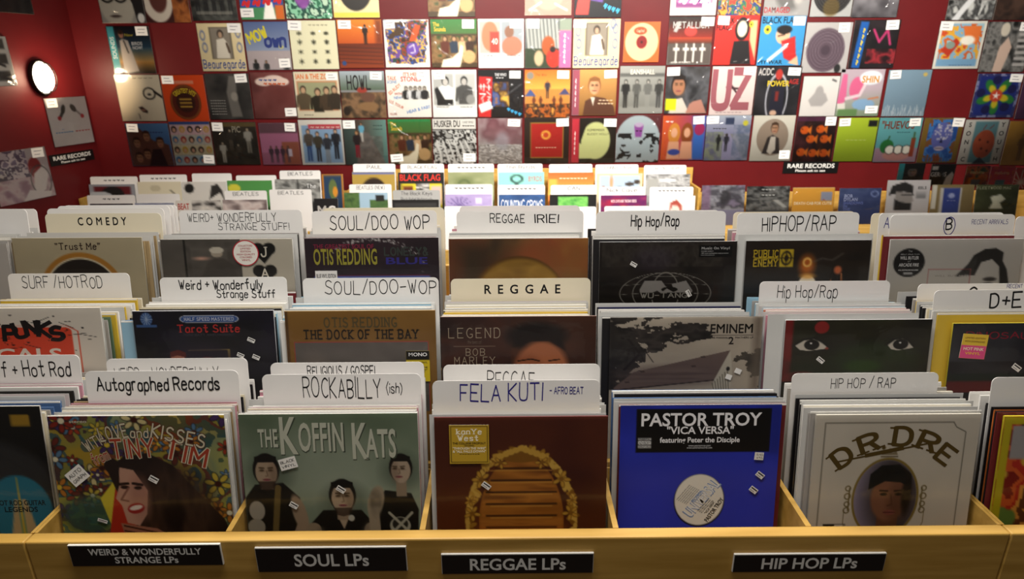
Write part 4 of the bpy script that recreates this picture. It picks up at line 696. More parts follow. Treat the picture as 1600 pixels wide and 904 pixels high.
packs(1, 3, y('de', 'c'), 'yellow-edged dark record', 6, ['yellow', 'black', 'black', 'white', 'grey', 'cream'], 14, ['D+E card', 'C card'], dx=.021, y0=1.256)
packs(2, -4, y('left3'), 'left edge of the frame', 10, ['cream', 'grey', 'tan', 'white'], 22, ['grey-white card at the left edge'], dx=.012)
packs(2, -3, y('com'), 'beige record with the ringed portrait', 7, ['grey', 'tan', 'cream', 'grey', 'white', 'tan'], 15, ['COMEDY card'], end=C['com']['_y']+.02)
packs(2, -2, y('weird3'), 'record with the black hearts', 8, ['white', 'cream', 'grey', 'white', 'black'], 16, ['WEIRD + WONDERFULLY STRANGE STUFF! card'], n2=5)
packs(2, -1, y('soul3'), 'dark record with yellow capitals', 6, ['white', 'grey', 'dark red', 'cream', 'white'], 17, ['SOUL/DOO WOP card without a hyphen'], n2=3, end=C['soulb']['_y']-.013)
packs(2, 0, y('irie'), 'golden planet record', 5, ['white', 'white', 'black', 'pink'], 18, ['REGGAE IRIE! card'], n2=3, end=C['irieb']['_y']-.013)
packs(2, 1, y('hh3'), 'winged emblem record', 7, ['black', 'white', 'grey', 'black', 'navy'], 19, ['bold Hip Hop/Rap card'], n2=3, end=C['hh3b']['_y']-.013)
packs(2, 2, y('hh4'), 'record with the glowing lamp', 6, ['black', 'white', 'grey', 'pink'], 20, ['tall HIPHOP/RAP card'], n2=3, end=C['hh4b']['_y']-.013)
packs(2, 3, y('b'), 'pale grey record with the round black sticker', 6, ['white', 'dark red', 'cream', 'yellow', 'grey'], 21, ['B card'], end=C['b']['_y']+.012, n2=2)
# ------------------------------------------------------------------ records hung on the walls
WN = 46
def wall_record(o_xyz, W, H, rotz, art, label, tagc='R', group='records pinned to the back wall', sleeve=True, T=.004, lift=.0025, seed=1):
    mb = MB(); jacket(mb, art, W, H, T); o = mb.obj('record', None, o_xyz, (0, 0, rotz))
    if sleeve: sleeve_mesh(W+.004, H+.004, T, WALLSLEEVE).obj('plastic_sleeve', o)
    r = random.Random(seed)
    for c in tagc:
        x, y = {'R': (.84, .1), 'L': (.15, .1), 'r': (.84, .86), 'l': (.14, .86), 'c': (.5, .55)}[c]
        w, h = r.uniform(.075, .092), r.uniform(.05, .062); m_ = MB(); m_.box(-w/2, w/2, -.0003, 0, -h/2, h/2, TAG)
        for i in range(2): m_.box(-w*.3, w*r.uniform(.1, .35), -.0005, -.0003, h*(.18-.36*i)-.002, h*(.18-.36*i)+.002, GREYINK)
        m_.obj('price_tag', o, ((x-.5)*W+r.uniform(-.008, .008), -.0022, (1-y)*H), (0, r.uniform(-.06, .06), 0))
    for sx in (-.5, .5):
        pass
    return tag(o, label, 'record', group)
def hang(u0, u1, v0, v1, label, f, tagc='R', bottom=False, bg='888', sleeve=True, ky=1, N=WN):
    Y = WY-.0045; uc = (u0+u1)/2
    if bottom:      # only the lower edge is in the picture
        xa, zb = at(u0, v1, Y); xb, zb2 = at(u1, v1, Y); W = min(xb-xa, .322); zb = (zb+zb2)/2; H = W*1.02
    else:
        xa, z0 = at(u0, v0, Y); xb, z1 = at(u1, v0, Y); W = min(xb-xa, .325); zt = (z0+z1)/2; _, zb = at(uc-(800-uc)*.025, v1, Y); H = zt-zb
    W -= .004
    a = Art(N, bg, seed=int(u0), ky=ky); f(a); return wall_record(((xa+xb)/2, Y-.004, zb), W, H, 0, a, label, tagc, seed=int(u0+v1), sleeve=sleeve)
R1 = 'in the cut-off top row'
def goat(a):   # green animal-feeding photograph in general terms
    a.g('3c7a3c', '4a6a34', y1=.35); a.r(0, .3, 1, 1, '4a3a24'); a.n(6, ['2a2018', '6a5030', '8a6a44', '3a4a24'], 4, box=(0, .34, 1, .9))
    a.t('The', .12, .1, .08, 'd8b83c', .14, 'b'); a.t('Sounds', .2, .2, .09, 'd8b83c', .26, 'b')
    for x, s in ((.3, '5c2c1c'), (.5, '2c3848'), (.68, 'c8a880'), (.84, '3a2418')): a.man(x, .34, .36, s, 'b8906c', '3a2818', arms=0)
    a.p([(.2, 1), (.25, .84), (.45, .8), (.6, .68), (.64, .52), (.7, .56), (.68, .76), (.62, 1)], 'e4dcc4'); a.e(.82, .78, .14, .14, 'c0a070', 1, .02)
def frilly(a):
    a.r(.26, .08, .74, .74, '4a4238'); a.r(.28, .09, .72, .73, '8c8274'); a.p([(.36, .73), (.40, .34), (.56, .30), (.66, .42), (.66, .73)], 'd8d0c0'); a.e(.5, .22, .07, .09, '3a3028'); a.e(.5, .24, .045, .065, 'b89a80'); a.l([(.62, .42), (.66, .6)], .05, '5c4a3c')
    for x, y in ((.1, .25), (.9, .2), (.12, .5), (.9, .5), (.85, .1)): a.ring(x, y, .05, .09, .018, '5a6a9a')
    a.t('Beauregarde', .5, .85, .17, '344c90', .94, 's', wt=.15)
def group4(a, top, suits, bgc=None, legs='222', y0=.3, h=.62):
    for i, s in enumerate(suits): a.man(.14+.72*i/(len(suits)-1), y0+.02*(i % 2), h, s, 'c0a080', '2a2018', legs=legs)
HW = [
 # top row, cut off by the frame
 (161, 230, 0, 36, 'black and white face in heavy glasses, leftmost '+R1, lambda a: (a.e(.4, .5, .42, .6, 'c8c0b0', 1, .05), a.p([(.5, 0), (1, 0), (1, 1), (.8, 1), (.75, .6)], '2a2826'), a.ring(.2, .45, .14, .12, .04, '161412'), a.ring(.5, .45, .14, .12, .04, '161412'), a.e(.2, .46, .05, .03, '222'), a.e(.5, .46, .05, .03, '222'), a.e(.33, .86, .12, .03, '5a4a44'), a.e(.9, .9, .08, .1, 'e8e4dc')), '', 'a8a298'),
 (231, 300, 0, 35, 'brown record with a white swirl beside orange fur '+R1, lambda a: (a.e(.3, .55, .34, .45, 'e0d4c4', 1, .03), a.e(.32, .5, .2, .3, '6a3c34', 1, .04), a.n(5, ['8a4a24', 'b87038', '6a3418'], 3, box=(.62, 0, 1, 1)), a.e(.82, .4, .12, .2, '4a2418', 1, .05)), '', '4a2420'),
 (302, 373, 0, 32, 'dark grey crowd photograph '+R1, lambda a: (a.n(6, ['1c1c1a', '3c3c38', '5a5a54'], 5), [a.man(.15+.18*i, .3, .6, '2a2a28', 'a0988c', '1a1816', legs='222') for i in range(5)], a.r(.1, .82, .9, .88, '989488', .6)), '', '3a3a36'),
 (378, 446, 0, 30.5, 'red and blue lettered record with a small white figure '+R1, lambda a: (a.r(0, .1, 1, .75, '2c4c9c'), a.t('~~~~', .45, .3, .3, 'c8282c', .9, rot=8, font='h', wt=.16), a.t('~~~~', .5, .6, .28, 'c8282c', .9, rot=6, font='h', wt=.16), a.p([(.5, 1), (.6, .6), (.75, .65), (.8, 1)], 'e8e4dc'), a.r(.8, .7, 1, 1, 'c86a28')), 'l', '4c8a5c'),
 (448, 520.5, 0, 29, 'green and purple leafy record '+R1, lambda a: (a.n(7, ['2c7050', '8ac0a0', '1c5040', 'b8d0b8'], 4, hard=1), a.e(.38, .4, .2, .4, '8a4a9c', 1, .05), a.n(5, ['9a5aa8', '5a2c70'], 5, m=a.me(.38, .4, .2, .4))), '', '3c8060'),
 (522, 594, 0, 27.5, 'cream record with a large black disc '+R1, lambda a: (a.e(.5, .45, .36, .42, '2c2824'), a.e(.5, .45, .1, .1, 'd8b840'), a.r(.0, .9, 1, 1, 'e0c858')), '', 'd8cca0'),
 (669, 743, 0, 26, 'brown record with a white animal at the bottom '+R1, lambda a: goat(a), '', '4a3a24'),
 (819.5, 893, 0, 24, 'pinkish record with a pale round balloon shape '+R1, lambda a: (a.e(.5, .3, .42, .6, 'd0a490', 1, .03), a.l([(.1, .9), (.35, .75)], .03, 'f0ece4'), a.l([(.9, .9), (.65, .78)], .03, 'f0ece4'), a.r(.05, .1, .3, .2, 'e8e4dc')), '', 'c89484'),
 (896, 971, 0, 27, 'black record with red shapes and slanted blue letters '+R1, lambda a: (a.p([(.02, .95), (.1, .5), (.35, .45), (.3, .95)], 'c8443c'), a.r(.35, .5, .62, .7, '6a4a9c', rot=10), a.e(.5, .3, .14, .3, 'd85a30'), a.t('~~~~', .8, .8, .2, '3ca0c0', .34, rot=-18, font='h', wt=.16)), '', '161418'),
 (1045.5, 1118, 0, 24, 'grey record with a pink lettered block '+R1, lambda a: (a.r(.12, .2, .9, .85, '8a4a80'), a.n(7, ['c86aa0', '6a3a78', 'd8a8c0'], 3, box=(.15, .3, .88, .78), hard=1), a.t('~~~', .5, .7, .2, 'e8d8e0', .6, font='h', wt=.16)), 'r', 'c4c0bc'),
 (1120, 1187, 0, 24, 'crowded multicoloured record '+R1, lambda a: (a.n(7, ['c84434', '3c7a4c', '34447c', 'd8a03c', '6a3420', 'a8a090'], 8, hard=1),), '', '6a4a40'),
 (1191, 1262, 0, 25, 'grey record with small red capitals at its foot '+R1, lambda a: (a.e(.55, .4, .35, .5, '6a6866', 1, .1), a.e(.75, .5, .14, .3, 'b0aca8', 1, .06), a.t('DAMAGED', .3, .88, .11, 'a82430', .58)), '', '9a9896'),
 (1264, 1328.5, 0, 26, 'glossy record with a black grooved disc '+R1, lambda a: (a.e(.5, .45, .48, .5, '1c1a1a'), [a.ring(.5, .45, .2+.06*i, .21+.06*i, .012, '4a4848') for i in range(5)], a.e(.5, .8, .2, .2, '6a5420', .7, .06)), '', 'a8a8a6'),
 (1329, 1400, 0, 27, 'silvery record fading to a dark base '+R1, lambda a: (a.g('b8b4b8', '1c1a1e'), a.n(3, ['d0ccd0', '3a3638'], 5, a=.5)), '', '888'),
 (1475.5, 1549.5, 0, 31, 'black and white record with a knife and pale hair '+R1, lambda a: (a.n(6, ['1a1a1a', '8a8a88', '3a3a3a', 'c0c0bc'], 5), a.l([(.2, 1), (.55, .5)], .12, 'd0d0d0'), [a.l([(.7, .9), (.75+.05*i, .3)], .012, 'd8d8d4') for i in range(5)]), '', '444'),
 (1550, 1622, 0, 31, 'dark brown record in the corner '+R1, lambda a: (a.n(4, ['1c1412', '4a342a', '2a1e1a'], 6), a.e(.5, .4, .2, .4, '5c4438', .8, .08)), '', '241a18'),
 # second row
 (165, 232, 41, 115, 'white-suited standing man over a sunset with a blue strip', lambda a: (a.g('101418', '2a4a5c', y1=.45), a.g('3c5a68', 'c89a58', y0=.45, y1=.75), a.g('c8944c', '3a342c', y0=.75), a.r(0, 0, .17, 1, '4cacb4'), a.t('SOUNDS', .085, .45, .09, 'e4ecec', .5, 'b', rot=90), a.p([(.24, 1), (.26, .3), (.34, .26), (.46, .3), (.6, .95)], 'ccc0b4'), a.e(.32, .17, .06, .08, 'b88468'), a.e(.32, .12, .06, .05, '3a2418'), a.l([(.36, .3), (.42, .55)], .03, '3a3634'), a.t('BIRDS', .66, .36, .07, 'e8e4dc', .26), a.t('NOW!', .66, .45, .07, 'e8e4dc', .24), a.t('New', .5, .18, .06, 'c0b040', .2)), 'R'),
 (306, 377, 36.4, 111, 'cream record with a framed sepia portrait and blue blackletter, left of the blue-sky record', lambda a: frilly(a), 'R', 'd8c8a0'),
 (379, 449, 34, 109, 'blue-sky record with slanted yellow and navy lettering', lambda a: (a.g('54648c', '8a94a8', y1=.6), a.r(0, .6, 1, 1, 'a89c9c'), a.t('MOW', .28, .28, .2, 'c8bc30', .46, 'h', wt=.24, rot=22), a.t('own', .68, .38, .26, '2c3a78', .46, 'h', wt=.26), a.e(.8, .52, .05, .03, 'd8cc50'), a.man(.18, .78, .22, '222', '3a2a24'), a.man(.42, .8, .2, '333', 'a07860'), a.man(.88, .76, .24, '2a2a2a', '3a2a24')), 'r'),
 (450, 524, 32, 108, 'cream record with rows of black insects', lambda a: (a.t('~~~~~', .62, .08, .07, 'a8a48c', .4, font='h', wt=.16), [(a.e(x, y, .014+.006*i, .035+.012*(j % 2), '1c1c18'), [a.l([(x-.05, y+d), (x+.05, y-d)], .008, '4a4a34') for d in (-.03, 0, .03)]) for i, x in enumerate((.2, .5, .78)) for j, y in enumerate((.26, .44, .64, .84))]), 'L', 'd4d0b4'),
 (525, 596, 30.5, 106, 'orange sunset record with a lone dark figure', lambda a: (a.g('d88428', 'b8541c', y1=.5), a.g('6a2c14', '8c3c1c', y0=.5), [a.l([(0, .56+i*.08), (1, .6+i*.08)], .02, '3c1c14', .7) for i in range(5)], a.man(.62, .1, .4, '2a1c14', '3a2418', '1a1210', legs='241810'), a.r(.85, 0, 1, .5, '5c2414', .7, .1), a.e(.1, .9, .05, .05, '2c4a7c')), 'L'),
 (598, 669.5, 30.5, 105, 'white-bordered record packed with psychedelic shapes', lambda a: (a.n(7, ['3a2a24', '8a3c24', '2c4c3a', '6a4a8c', 'c8a444', '34508c', '4a3420'], 4, hard=1, m=((a.noise(4, 9)*.14+np.maximum(abs(a.X-.5), abs(a.Y-.5))) < .52).astype(float)), a.e(.62, .62, .14, .14, '6a4a9c', 1, .02), a.l([(.55, .58), (.65, .52), (.68, .68), (.58, .7)], .02, 'e0dcd8'), a.p([(.55, .45), (.7, .1), (.82, .12), (.7, .45)], 'c85428')), 'L', 'd8d4cc'),
 (671.7, 745, 30, 105, 'green and brown record with people feeding a white animal, in the second row', lambda a: goat(a), 'R', '4a3a24'),
 (746, 819, 29.5, 106, 'white record with two photographs, a can and a bather', lambda a: (a.r(.03, .05, .49, .7, 'b8a8a0'), a.r(.51, .05, .97, .7, '9aa0a4'), a.e(.26, .35, .18, .3, 'b07c5c', 1, .02), a.r(.26, .26, .46, .68, 'c8483c'), a.t('40', .36, .45, .12, 'e8d0c8', .14), a.e(.74, .55, .22, .2, 'b87860', 1, .02), a.e(.68, .26, .1, .12, '8a6450', 1, .02), a.t('THE WHO SELL OUT', .25, .745, .03, '333', .32), a.t('THE WHO SELL OUT', .77, .745, .03, '333', .3)), 'R', 'd8d8d6'),
 (820, 894, 29, 106, 'grey striped record with a pink strip on the right', lambda a: (a.r(0, 0, 1, 1, '5c6060'), [a.p([(.08*i, 0), (.08*i+.05, 0), (.08*i+.12, .65), (.08*i+.06, .65)], 'a8aaa4') for i in range(9)], a.r(0, .6, .74, 1, '34402c'), a.e(.5, .55, .14, .2, 'a85428', 1, .03), a.e(.62, .8, .16, .2, 'b83424', 1, .03), a.e(.6, .62, .06, .06, '221816'), a.e(.3, .8, .1, .16, 'c0a888', 1, .03), a.r(.74, 0, 1, .26, '8a9484'), a.r(.74, .24, 1, 1, 'd46a98'), a.t('~~~~~~', .87, .6, .09, 'f0d8e4', .6, rot=-90, font='h', wt=.16)), 'L'),
 (895.5, 971, 29.5, 106, 'cream record with a framed sepia portrait and blue blackletter, right of the pink strip', lambda a: frilly(a), 'L', 'd8c8a0'),
 (975.6, 1033, 34, 97, 'small orange sleeve with a round cream centre', lambda a: (a.e(.5, .5, .46, .47, 'd8b088', 1), a.e(.45, .22, .18, .1, 'c84828'), a.t('Capitol', .45, .22, .06, 'e8c0a0', .2, 's'), a.e(.5, .5, .15, .16, '7a1c1c'), a.e(.5, .5, .035, .035, '3a1010')), '', 'c05c28', False),
 (1046, 1116, 26, 101, 'dark record with red sky over white crosses and silver jagged title', lambda a: (a.g('2a2624', '8c2c20', y1=.42), a.g('b84428', '3a2c24', y0=.42, y1=.6), a.r(0, .55, 1, 1, '5a504a'), a.t('METALLICA', .5, .17, .12, 'b0b0ac', .8, 'm', wt=.2), a.p([(.1, .3), (.2, .1), (.28, .14), (.18, .32)], 'b0b0ac'), a.e(.5, .3, .14, .1, 'c8443c', 1, .03), [(a.r(x-.02, .55, x+.02, .95, 'd4d0c8'), a.r(x-.07, .64, x+.07, .70, 'd4d0c8')) for x in (.2, .42, .6, .8)], a.t('MASTER OF PUPPETS', .3, .95, .035, 'e0dcd4', .5)), 'R'),
 (1119.5, 1188, 24, 101, 'red record with a nun-like drawing and yellow dot', lambda a: (a.t('BLACK', .22, .10, .12, '1a1414', .42), a.t('FLAG', .17, .24, .11, '1a1414', .32), a.e(.62, .25, .13, .2, 'e0d0b8'), a.ring(.62, .27, .14, .2, .05, '1c1818'), a.p([(.4, 1), (.45, .52), (.8, .5), (.9, 1)], '221e20'), a.p([(.82, .5), (.8, .1), (.96, .1), (.98, .9)], 'd8b088'), a.e(.82, .18, .05, .06, 'd8cc30'), a.e(.82, .18, .02, .02, '222')), 'L', 'c83028'),
 (1190, 1261, 25, 102, 'blue record with a drawn man holding a knife', lambda a: (a.t('BLACK FLAG', .42, .08, .13, '141414', .8), a.t('MY WAR', .3, .93, .08, '16202c', .55), a.e(.52, .38, .16, .18, 'd8b090'), a.e(.54, .27, .17, .09, '1c1818'), a.p([(.5, .5), (.8, .4), (.86, .75), (.95, 1), (.6, .85), (.55, .7)], 'b82c2c'), a.l([(.25, .9), (.62, .6)], .07, 'd8dce0'), a.e(.16, .27, .08, .09, 'd0c030'), a.e(.16, .27, .03, .03, '222'), a.p([(.7, .95), (.9, .8), (.95, 1)], 'd8b090'), a.l([(.42, .4), (.56, .37)], .025, '221816')), 'R', '3c90c0'),
 (1261, 1333.5, 35, 113, 'grey sleeve with a dark purple disc behind clear plastic', lambda a: (a.e(.48, .55, .42, .44, '5a4a54'), [a.ring(.48, .55, .16+.06*i, .17+.06*i, .012, '7a6a74') for i in range(5)], a.e(.48, .55, .1, .1, '4a3c46'), a.e(.8, .92, .07, .09, '2a2a2a')), 'R', 'b0acaa'),
 (1336, 1408, 31.4, 106, 'black record with an upright blue strip and pink scrawl', lambda a: (a.n(4, ['141214', '2a2024'], 4), a.r(.10, .03, .28, 1, '1c5ca4', rot=4), a.t('~~~~~~', .19, .55, .1, 'c8b84c', .75, rot=86, font='h', wt=.16), a.l([(.45, .2), (.6, .45), (.75, .2), (.85, .5)], .05, 'b8386c'), a.n(5, ['241014', '9c2c34', '241014'], 5, box=(.35, .6, 1, .9))), 'R', '161416'),
 (1470.3, 1543.5, 33, 107, 'white-bordered record with an orange dragon-like painting on pale blue', lambda a: (a.r(.06, .05, .94, .95, '7ca4c0'), a.n(4, ['c8542c', 'd8a83c', '8ab0c4', 'c86a30', 'a0c0c8'], 7, hard=1, box=(.06, .05, .94, .8)), a.p([(.1, .6), (.4, .35), (.5, .45), (.3, .75)], 'b83c24'), a.p([(.5, .1), (.9, .1), (.88, .5), (.6, .4)], 'd87838'), a.e(.65, .4, .16, .1, 'e8e4d8', 1, .04), a.e(.3, .5, .1, .08, '8a9a90'), a.t('~~~~~~~~', .6, .92, .03, '34507c', .5, font='h', wt=.16)), 'L', 'd8d4c8'),
 (1545, 1617, 34, 112, 'black and white collage record at the right edge of the second row', lambda a: (a.n(5, ['161616', '8c8a86', '2a2a2a'], 6), a.e(.4, .15, .1, .14, 'd0c8b8'), a.p([(.3, 1), (.35, .5), (.5, .3), (.62, .5), (.5, 1)], 'd0b8a8'), [a.r(.72, .1+.12*i, 1, .16+.12*i, 'b8b4b0') for i in range(7)]), 'R', '222'),
 # third row
 (177.7, 248, 117, 189, 'cream record with line-drawn glasses and a moustache smile', lambda a: (a.ring(.72, .40, .13, .12, .03, '2a2622'), a.l([(.84, .36), (1, .48)], .05, '2a2622'), a.e(.72, .42, .04, .025, '333'), a.p([(.42, .7), (.5, .68), (.62, .78), (.6, .83), (.5, .8)], '3a2a24'), a.e(.52, .76, .05, .02, 'a87a6a'), a.l([(.4, .84), (.42, .95)], .015, '4a4038'), a.t('~~~~~~', .5, .06, .05, 'a89c84', .7, font='h', wt=.16)), '', 'dcd0b8'),
 (249.5, 317.5, 117, 190, 'orange record with a dark round disc and yellow arched letters', lambda a: (a.e(.5, .58, .36, .38, '5c2418'), a.ring(.5, .58, .33, .35, .03, '8a5424'), a.e(.5, .58, .22, .22, '3a1c14'), a.t('GREATEST HITS', .5, .33, .10, 'd8c030', .55, 'b', arc=.35), [a.r(.36, .5+.08*i, .64, .53+.08*i, 'c8a040') for i in range(3)], a.r(.3, .12, .75, .19, 'd88c6c')), 'L', 'd8501c'),
 (318.7, 388, 115, 186, 'dark grey record with a dim standing figure and small pale text', lambda a: (a.n(3, ['2a2826', '4c4844'], 4), a.p([(.5, .95), (.45, .4), (.55, .05), (.7, .05), (.68, .5), (.75, .95)], '8a847c', .8, .04), a.e(.62, .5, .08, .1, 'b0a89c', .7, .03), [a.t('~~~~~~~', .22, .58+.06*i, .035, 'b0aca4', .34, font='h', wt=.16) for i in range(6)]), 'R', '343230'),
 (389.6, 457, 113, 185, 'red-brown record with a cloud-shaped white lettered balloon', lambda a: (a.n(2, ['6a3430', '7a4440', '5a2c2a'], 3), a.e(.3, .2, .2, .09, 'd8c4b8'), a.e(.55, .16, .25, .1, 'd8c4b8'), a.e(.75, .2, .15, .08, 'd8c4b8'), a.t('~~~~', .4, .15, .08, '44588c', .4, font='h', wt=.16), a.t('~~~~~', .55, .23, .08, 'c8602c', .5, font='h', wt=.16)), 'r', '6a3430'),
 (457.5, 528.5, 112, 184, 'green and beige record with an orange title over four suited men', lambda a: (a.t('IAN & THE ZO', .4, .1, .11, 'd0702c', .72), a.r(.05, .2, .95, .84, 'c8784c'), a.r(.07, .22, .93, .82, '9a9a78'), [a.man(x, .3+d, .52, s, 'b89878', '3a2a20', legs=None) for x, d, s in ((.18, 0, '5a4c38'), (.5, .05, '2a2418'), (.7, .02, '4a3a2a'), (.88, 0, '3a3024'))], a.t('~~~~', .25, .93, .035, '5a5040', .2, font='h', wt=.16)), 'R', 'd0c8b0'),
 (529.5, 600, 111, 184, 'tinted old-car record with tall black capitals in its sky', lambda a: (a.g('a8b0b8', '5a6a58', y1=.4), a.n(6, ['5a4430', '8a6a4c', '3a3024'], 5, box=(0, .45, 1, 1)), a.t('HOWL', .42, .24, .28, '241c1c', .52, 'm', wt=.16), a.e(.48, .4, .12, .06, '9c3c30'), a.e(.1, .85, .08, .1, '2a2018'), a.e(.6, .75, .25, .1, '8a6a48', 1, .03), a.e(.6, .56, .16, .1, '6a4a3a', 1, .03)), 'R'),
 (601.7, 672, 109, 183, 'white record with scattered red, blue and orange lettering around a small group', lambda a: (a.t("IT'S HERE", .58, .09, .07, 'c05030', .38), a.t('STONES', .56, .19, .10, 'b83428', .46), a.t('TALK', .13, .17, .08, 'c8684c', .2), a.t('SCENE', .13, .25, .06, '5c84b0', .22), a.t('ED RUDY', .18, .4, .07, 'c86c3c', .34, rot=38), a.t('WITH', .26, .5, .05, 'a83c30', .18), a.t('NEW', .24, .58, .06, '5080b8', .18), a.t('U.S. TOUR', .2, .72, .06, 'b85c3c', .36, rot=-28), a.t('HEAR & FAB!!', .7, .83, .07, '5c88bc', .56, rot=14), a.r(.38, .35, .92, .62, 'd0ccc4'), [a.man(.44+.105*i, .34, .28, ['222', 'ccc', '333', 'bbb', '2a2a2a'][i], 'a89c90', '222') for i in range(5)], a.t('VOLUME', .12, .93, .045, 'a84438', .16)), 'R', 'dcd8d0'),
 (673.5, 744.5, 109, 183, 'white record with two black and white photographs side by side', lambda a: (a.r(.03, .08, .48, .74, 'a8a8a4'), a.r(.52, .08, .97, .74, 'b0b0ac'), a.man(.3, .14, .6, 'd8d8d4', 'b8b4ae', '222'), a.p([(.05, .4), (.12, .35), (.35, .74), (.12, .74)], '222'), a.r(.1, .62, .46, .74, '1e1e1e'), a.man(.72, .14, .58, '4a4a48', 'b0aca6', '1c1c1c'), a.e(.86, .62, .1, .1, '8a8a86'), a.t('THE WHO SELL OUT', .22, .78, .03, '444', .3), a.t('THE WHO SELL OUT', .76, .78, .03, '444', .3)), 'L', 'd8d8d4'),
 (746, 818, 109, 183, 'black record with a red strip of vertical characters and a bright photo', lambda a: (a.r(0, .14, .3, 1, 'c02c2c', rot=3), a.r(.02, .68, .3, .86, 'e0dcd8', rot=-20), [a.l(q, .022, 'f0e8e4') for q in ([(.03, .34), (.17, .34)], [(.06, .3), (.06, .4)], [(.13, .3), (.12, .44)], [(.04, .5), (.16, .5), (.07, .6)], [(.1, .62), (.1, .67)], [(.2, .2), (.27, .2), (.21, .28)], [(.24, .32), (.24, .42)], [(.2, .36), (.28, .36)], [(.2, .46), (.27, .52)], [(.21, .56), (.27, .56), (.22, .63)])], a.n(5, ['c87828', '3c5aa0', '4a3020', 'd8b04c'], 6, box=(.32, .26, .68, .78)), a.t('THE WHO', .5, .1, .06, 'd0d0d0', .26), a.t('~~~', .48, .16, .04, 'd0d0d0', .16, font='h', wt=.16), a.t('~~~~', .8, .86, .14, '3c9cc8', .32, rot=-22, font='h', wt=.16), a.l([(.6, .55), (.95, .3)], .02, '5a5a5c')), 'R', '161416'),
 (819.5, 892, 109, 183, 'orange desert record with blue peaks and small fiery figures', lambda a: (a.g('d87028', 'd8a84c', y1=.4), a.r(0, .4, 1, 1, 'c88840'), a.p([(0, .55), (.12, .4), (.25, .55)], '4a5a8c'), a.p([(.75, .52), (.88, .38), (1, .52)], '4a4a70'), a.n(8, ['3a2418', 'c86c28', '2a1c18', 'd89440'], 6, box=(0, .7, 1, 1)), a.man(.5, .2, .4, '3a3440', 'a06838', 'c89838', legs='4a3428'), a.e(.12, .12, .08, .08, '8a8478'), a.t('The Who', .35, .1, .05, '4a2418', .25, 'h'), [a.man(x, .55, .25, '6a3420', '8a5c38', legs='3a2418') for x in (.2, .35, .65, .8)]), 'R'),
 (894.5, 965, 108.5, 180, 'tan portrait record with a mauve spine strip', lambda a: (a.r(0, 0, .17, 1, '9a5060'), a.t('~~~~~', .085, .5, .06, 'e0c8cc', .6, rot=-90, font='h', wt=.16), a.g('c89858', '8c6434', .17, 0, 1, 1), a.p([(.25, 1), (.3, .68), (.5, .58), (.75, .62), (.95, .8), (1, 1)], '5c3828'), a.face(.5, .36, .17, 'd0a078', '8a5c34'), a.p([(.42, .6), (.52, .6), (.48, .78)], 'd8d0c0'), a.t('~~~~', .76, .66, .05, 'd8c0a0', .3, font='h', wt=.16), a.t('~~~~~', .76, .73, .06, 'd8c0a0', .34, font='h', wt=.16)), 'R'),
 (969, 1040, 103, 177, 'grey photograph record of four men standing in a row', lambda a: (a.g('a0a09a', '787872'), a.r(0, .15, 1, .22, '3a3a38', .6), a.t('EANSHALL', .5, .12, .1, 'd8d4c8', .55), a.r(.0, .85, 1, 1, '8e8e88'), [a.man(.14+.25*i, .28, .6, ['222', '5a5a56', '6a6a66', '3a3a38'][i], 'a8a49c', '1c1c1a', legs=['2a2a28', '4a4a46', '8a8a84', '444'][i]) for i in range(4)]), ''),
 (1042, 1110.5, 104, 177, 'dark record of a man with a bright yellow note stuck on it', lambda a: (a.n(3, ['2a2a2c', '5c5c60', '3a3838'], 4), a.face(.3, .4, .2, 'a8785c', '241c1a'), a.p([(.1, 1), (.2, .7), (.4, .66), (.6, 1)], 'c8c0b4'), a.p([(.5, 1), (.6, .75), (.85, .7), (1, 1)], 'b08070'), a.l([(.6, .75), (.9, .45)], .06, '4a4a4c'), a.r(.02, .68, .27, .93, 'ccd020')), 'L'),
 (1113.6, 1183, 103.5, 180, 'pale pink record with large mauve letters and crossed scissors', lambda a: (a.t('U', .24, .46, .7, '9a5c64', .34, 'm', wt=.24), a.t('Z', .7, .46, .7, '9a5c64', .34, 'm', wt=.24), a.l([(.38, .3), (.68, .62)], .04, '3a2428'), a.l([(.36, .42), (.7, .46)], .04, '3a2428'), a.t('~~~~~~~', .45, .93, .04, 'a08c8c', .6, font='h', wt=.16)), 'R', 'd0c0bc'),
 (1184, 1254, 104, 180, 'dark record with a lightning-rimmed figure and a yellow word', lambda a: (a.n(3, ['1a1a1c', '2e2c30'], 4), a.t('AC/DC', .2, .1, .14, 'c0bcb8', .34), a.ring(.5, .65, .24, .5, .03, 'b8b8c0'), a.p([(.35, 1), (.36, .42), (.5, .3), (.66, .42), (.68, 1)], '232330'), a.e(.5, .16, .08, .11, 'b03830'), a.t('POWER', .5, .34, .11, 'd8c030', .5), a.t('AGE', .85, .3, .1, 'b83430', .22), a.r(.46, .5, .54, .7, '7c2c28'), a.e(.46, .95, .08, .06, 'c8a890')), 'R', '1e1c1e'),
 (1256, 1313.5, 119, 181, 'small white record with a faint grey embracing shape', lambda a: (a.e(.48, .42, .12, .18, 'a8a4a2', 1, .04), a.p([(.2, .6), (.35, .42), (.65, .42), (.75, .6), (.6, .75), (.3, .75)], 'aaa6a4', 1, .04), a.r(.78, .08, .92, .13, '666', rot=20)), '', 'd4d0cc'),
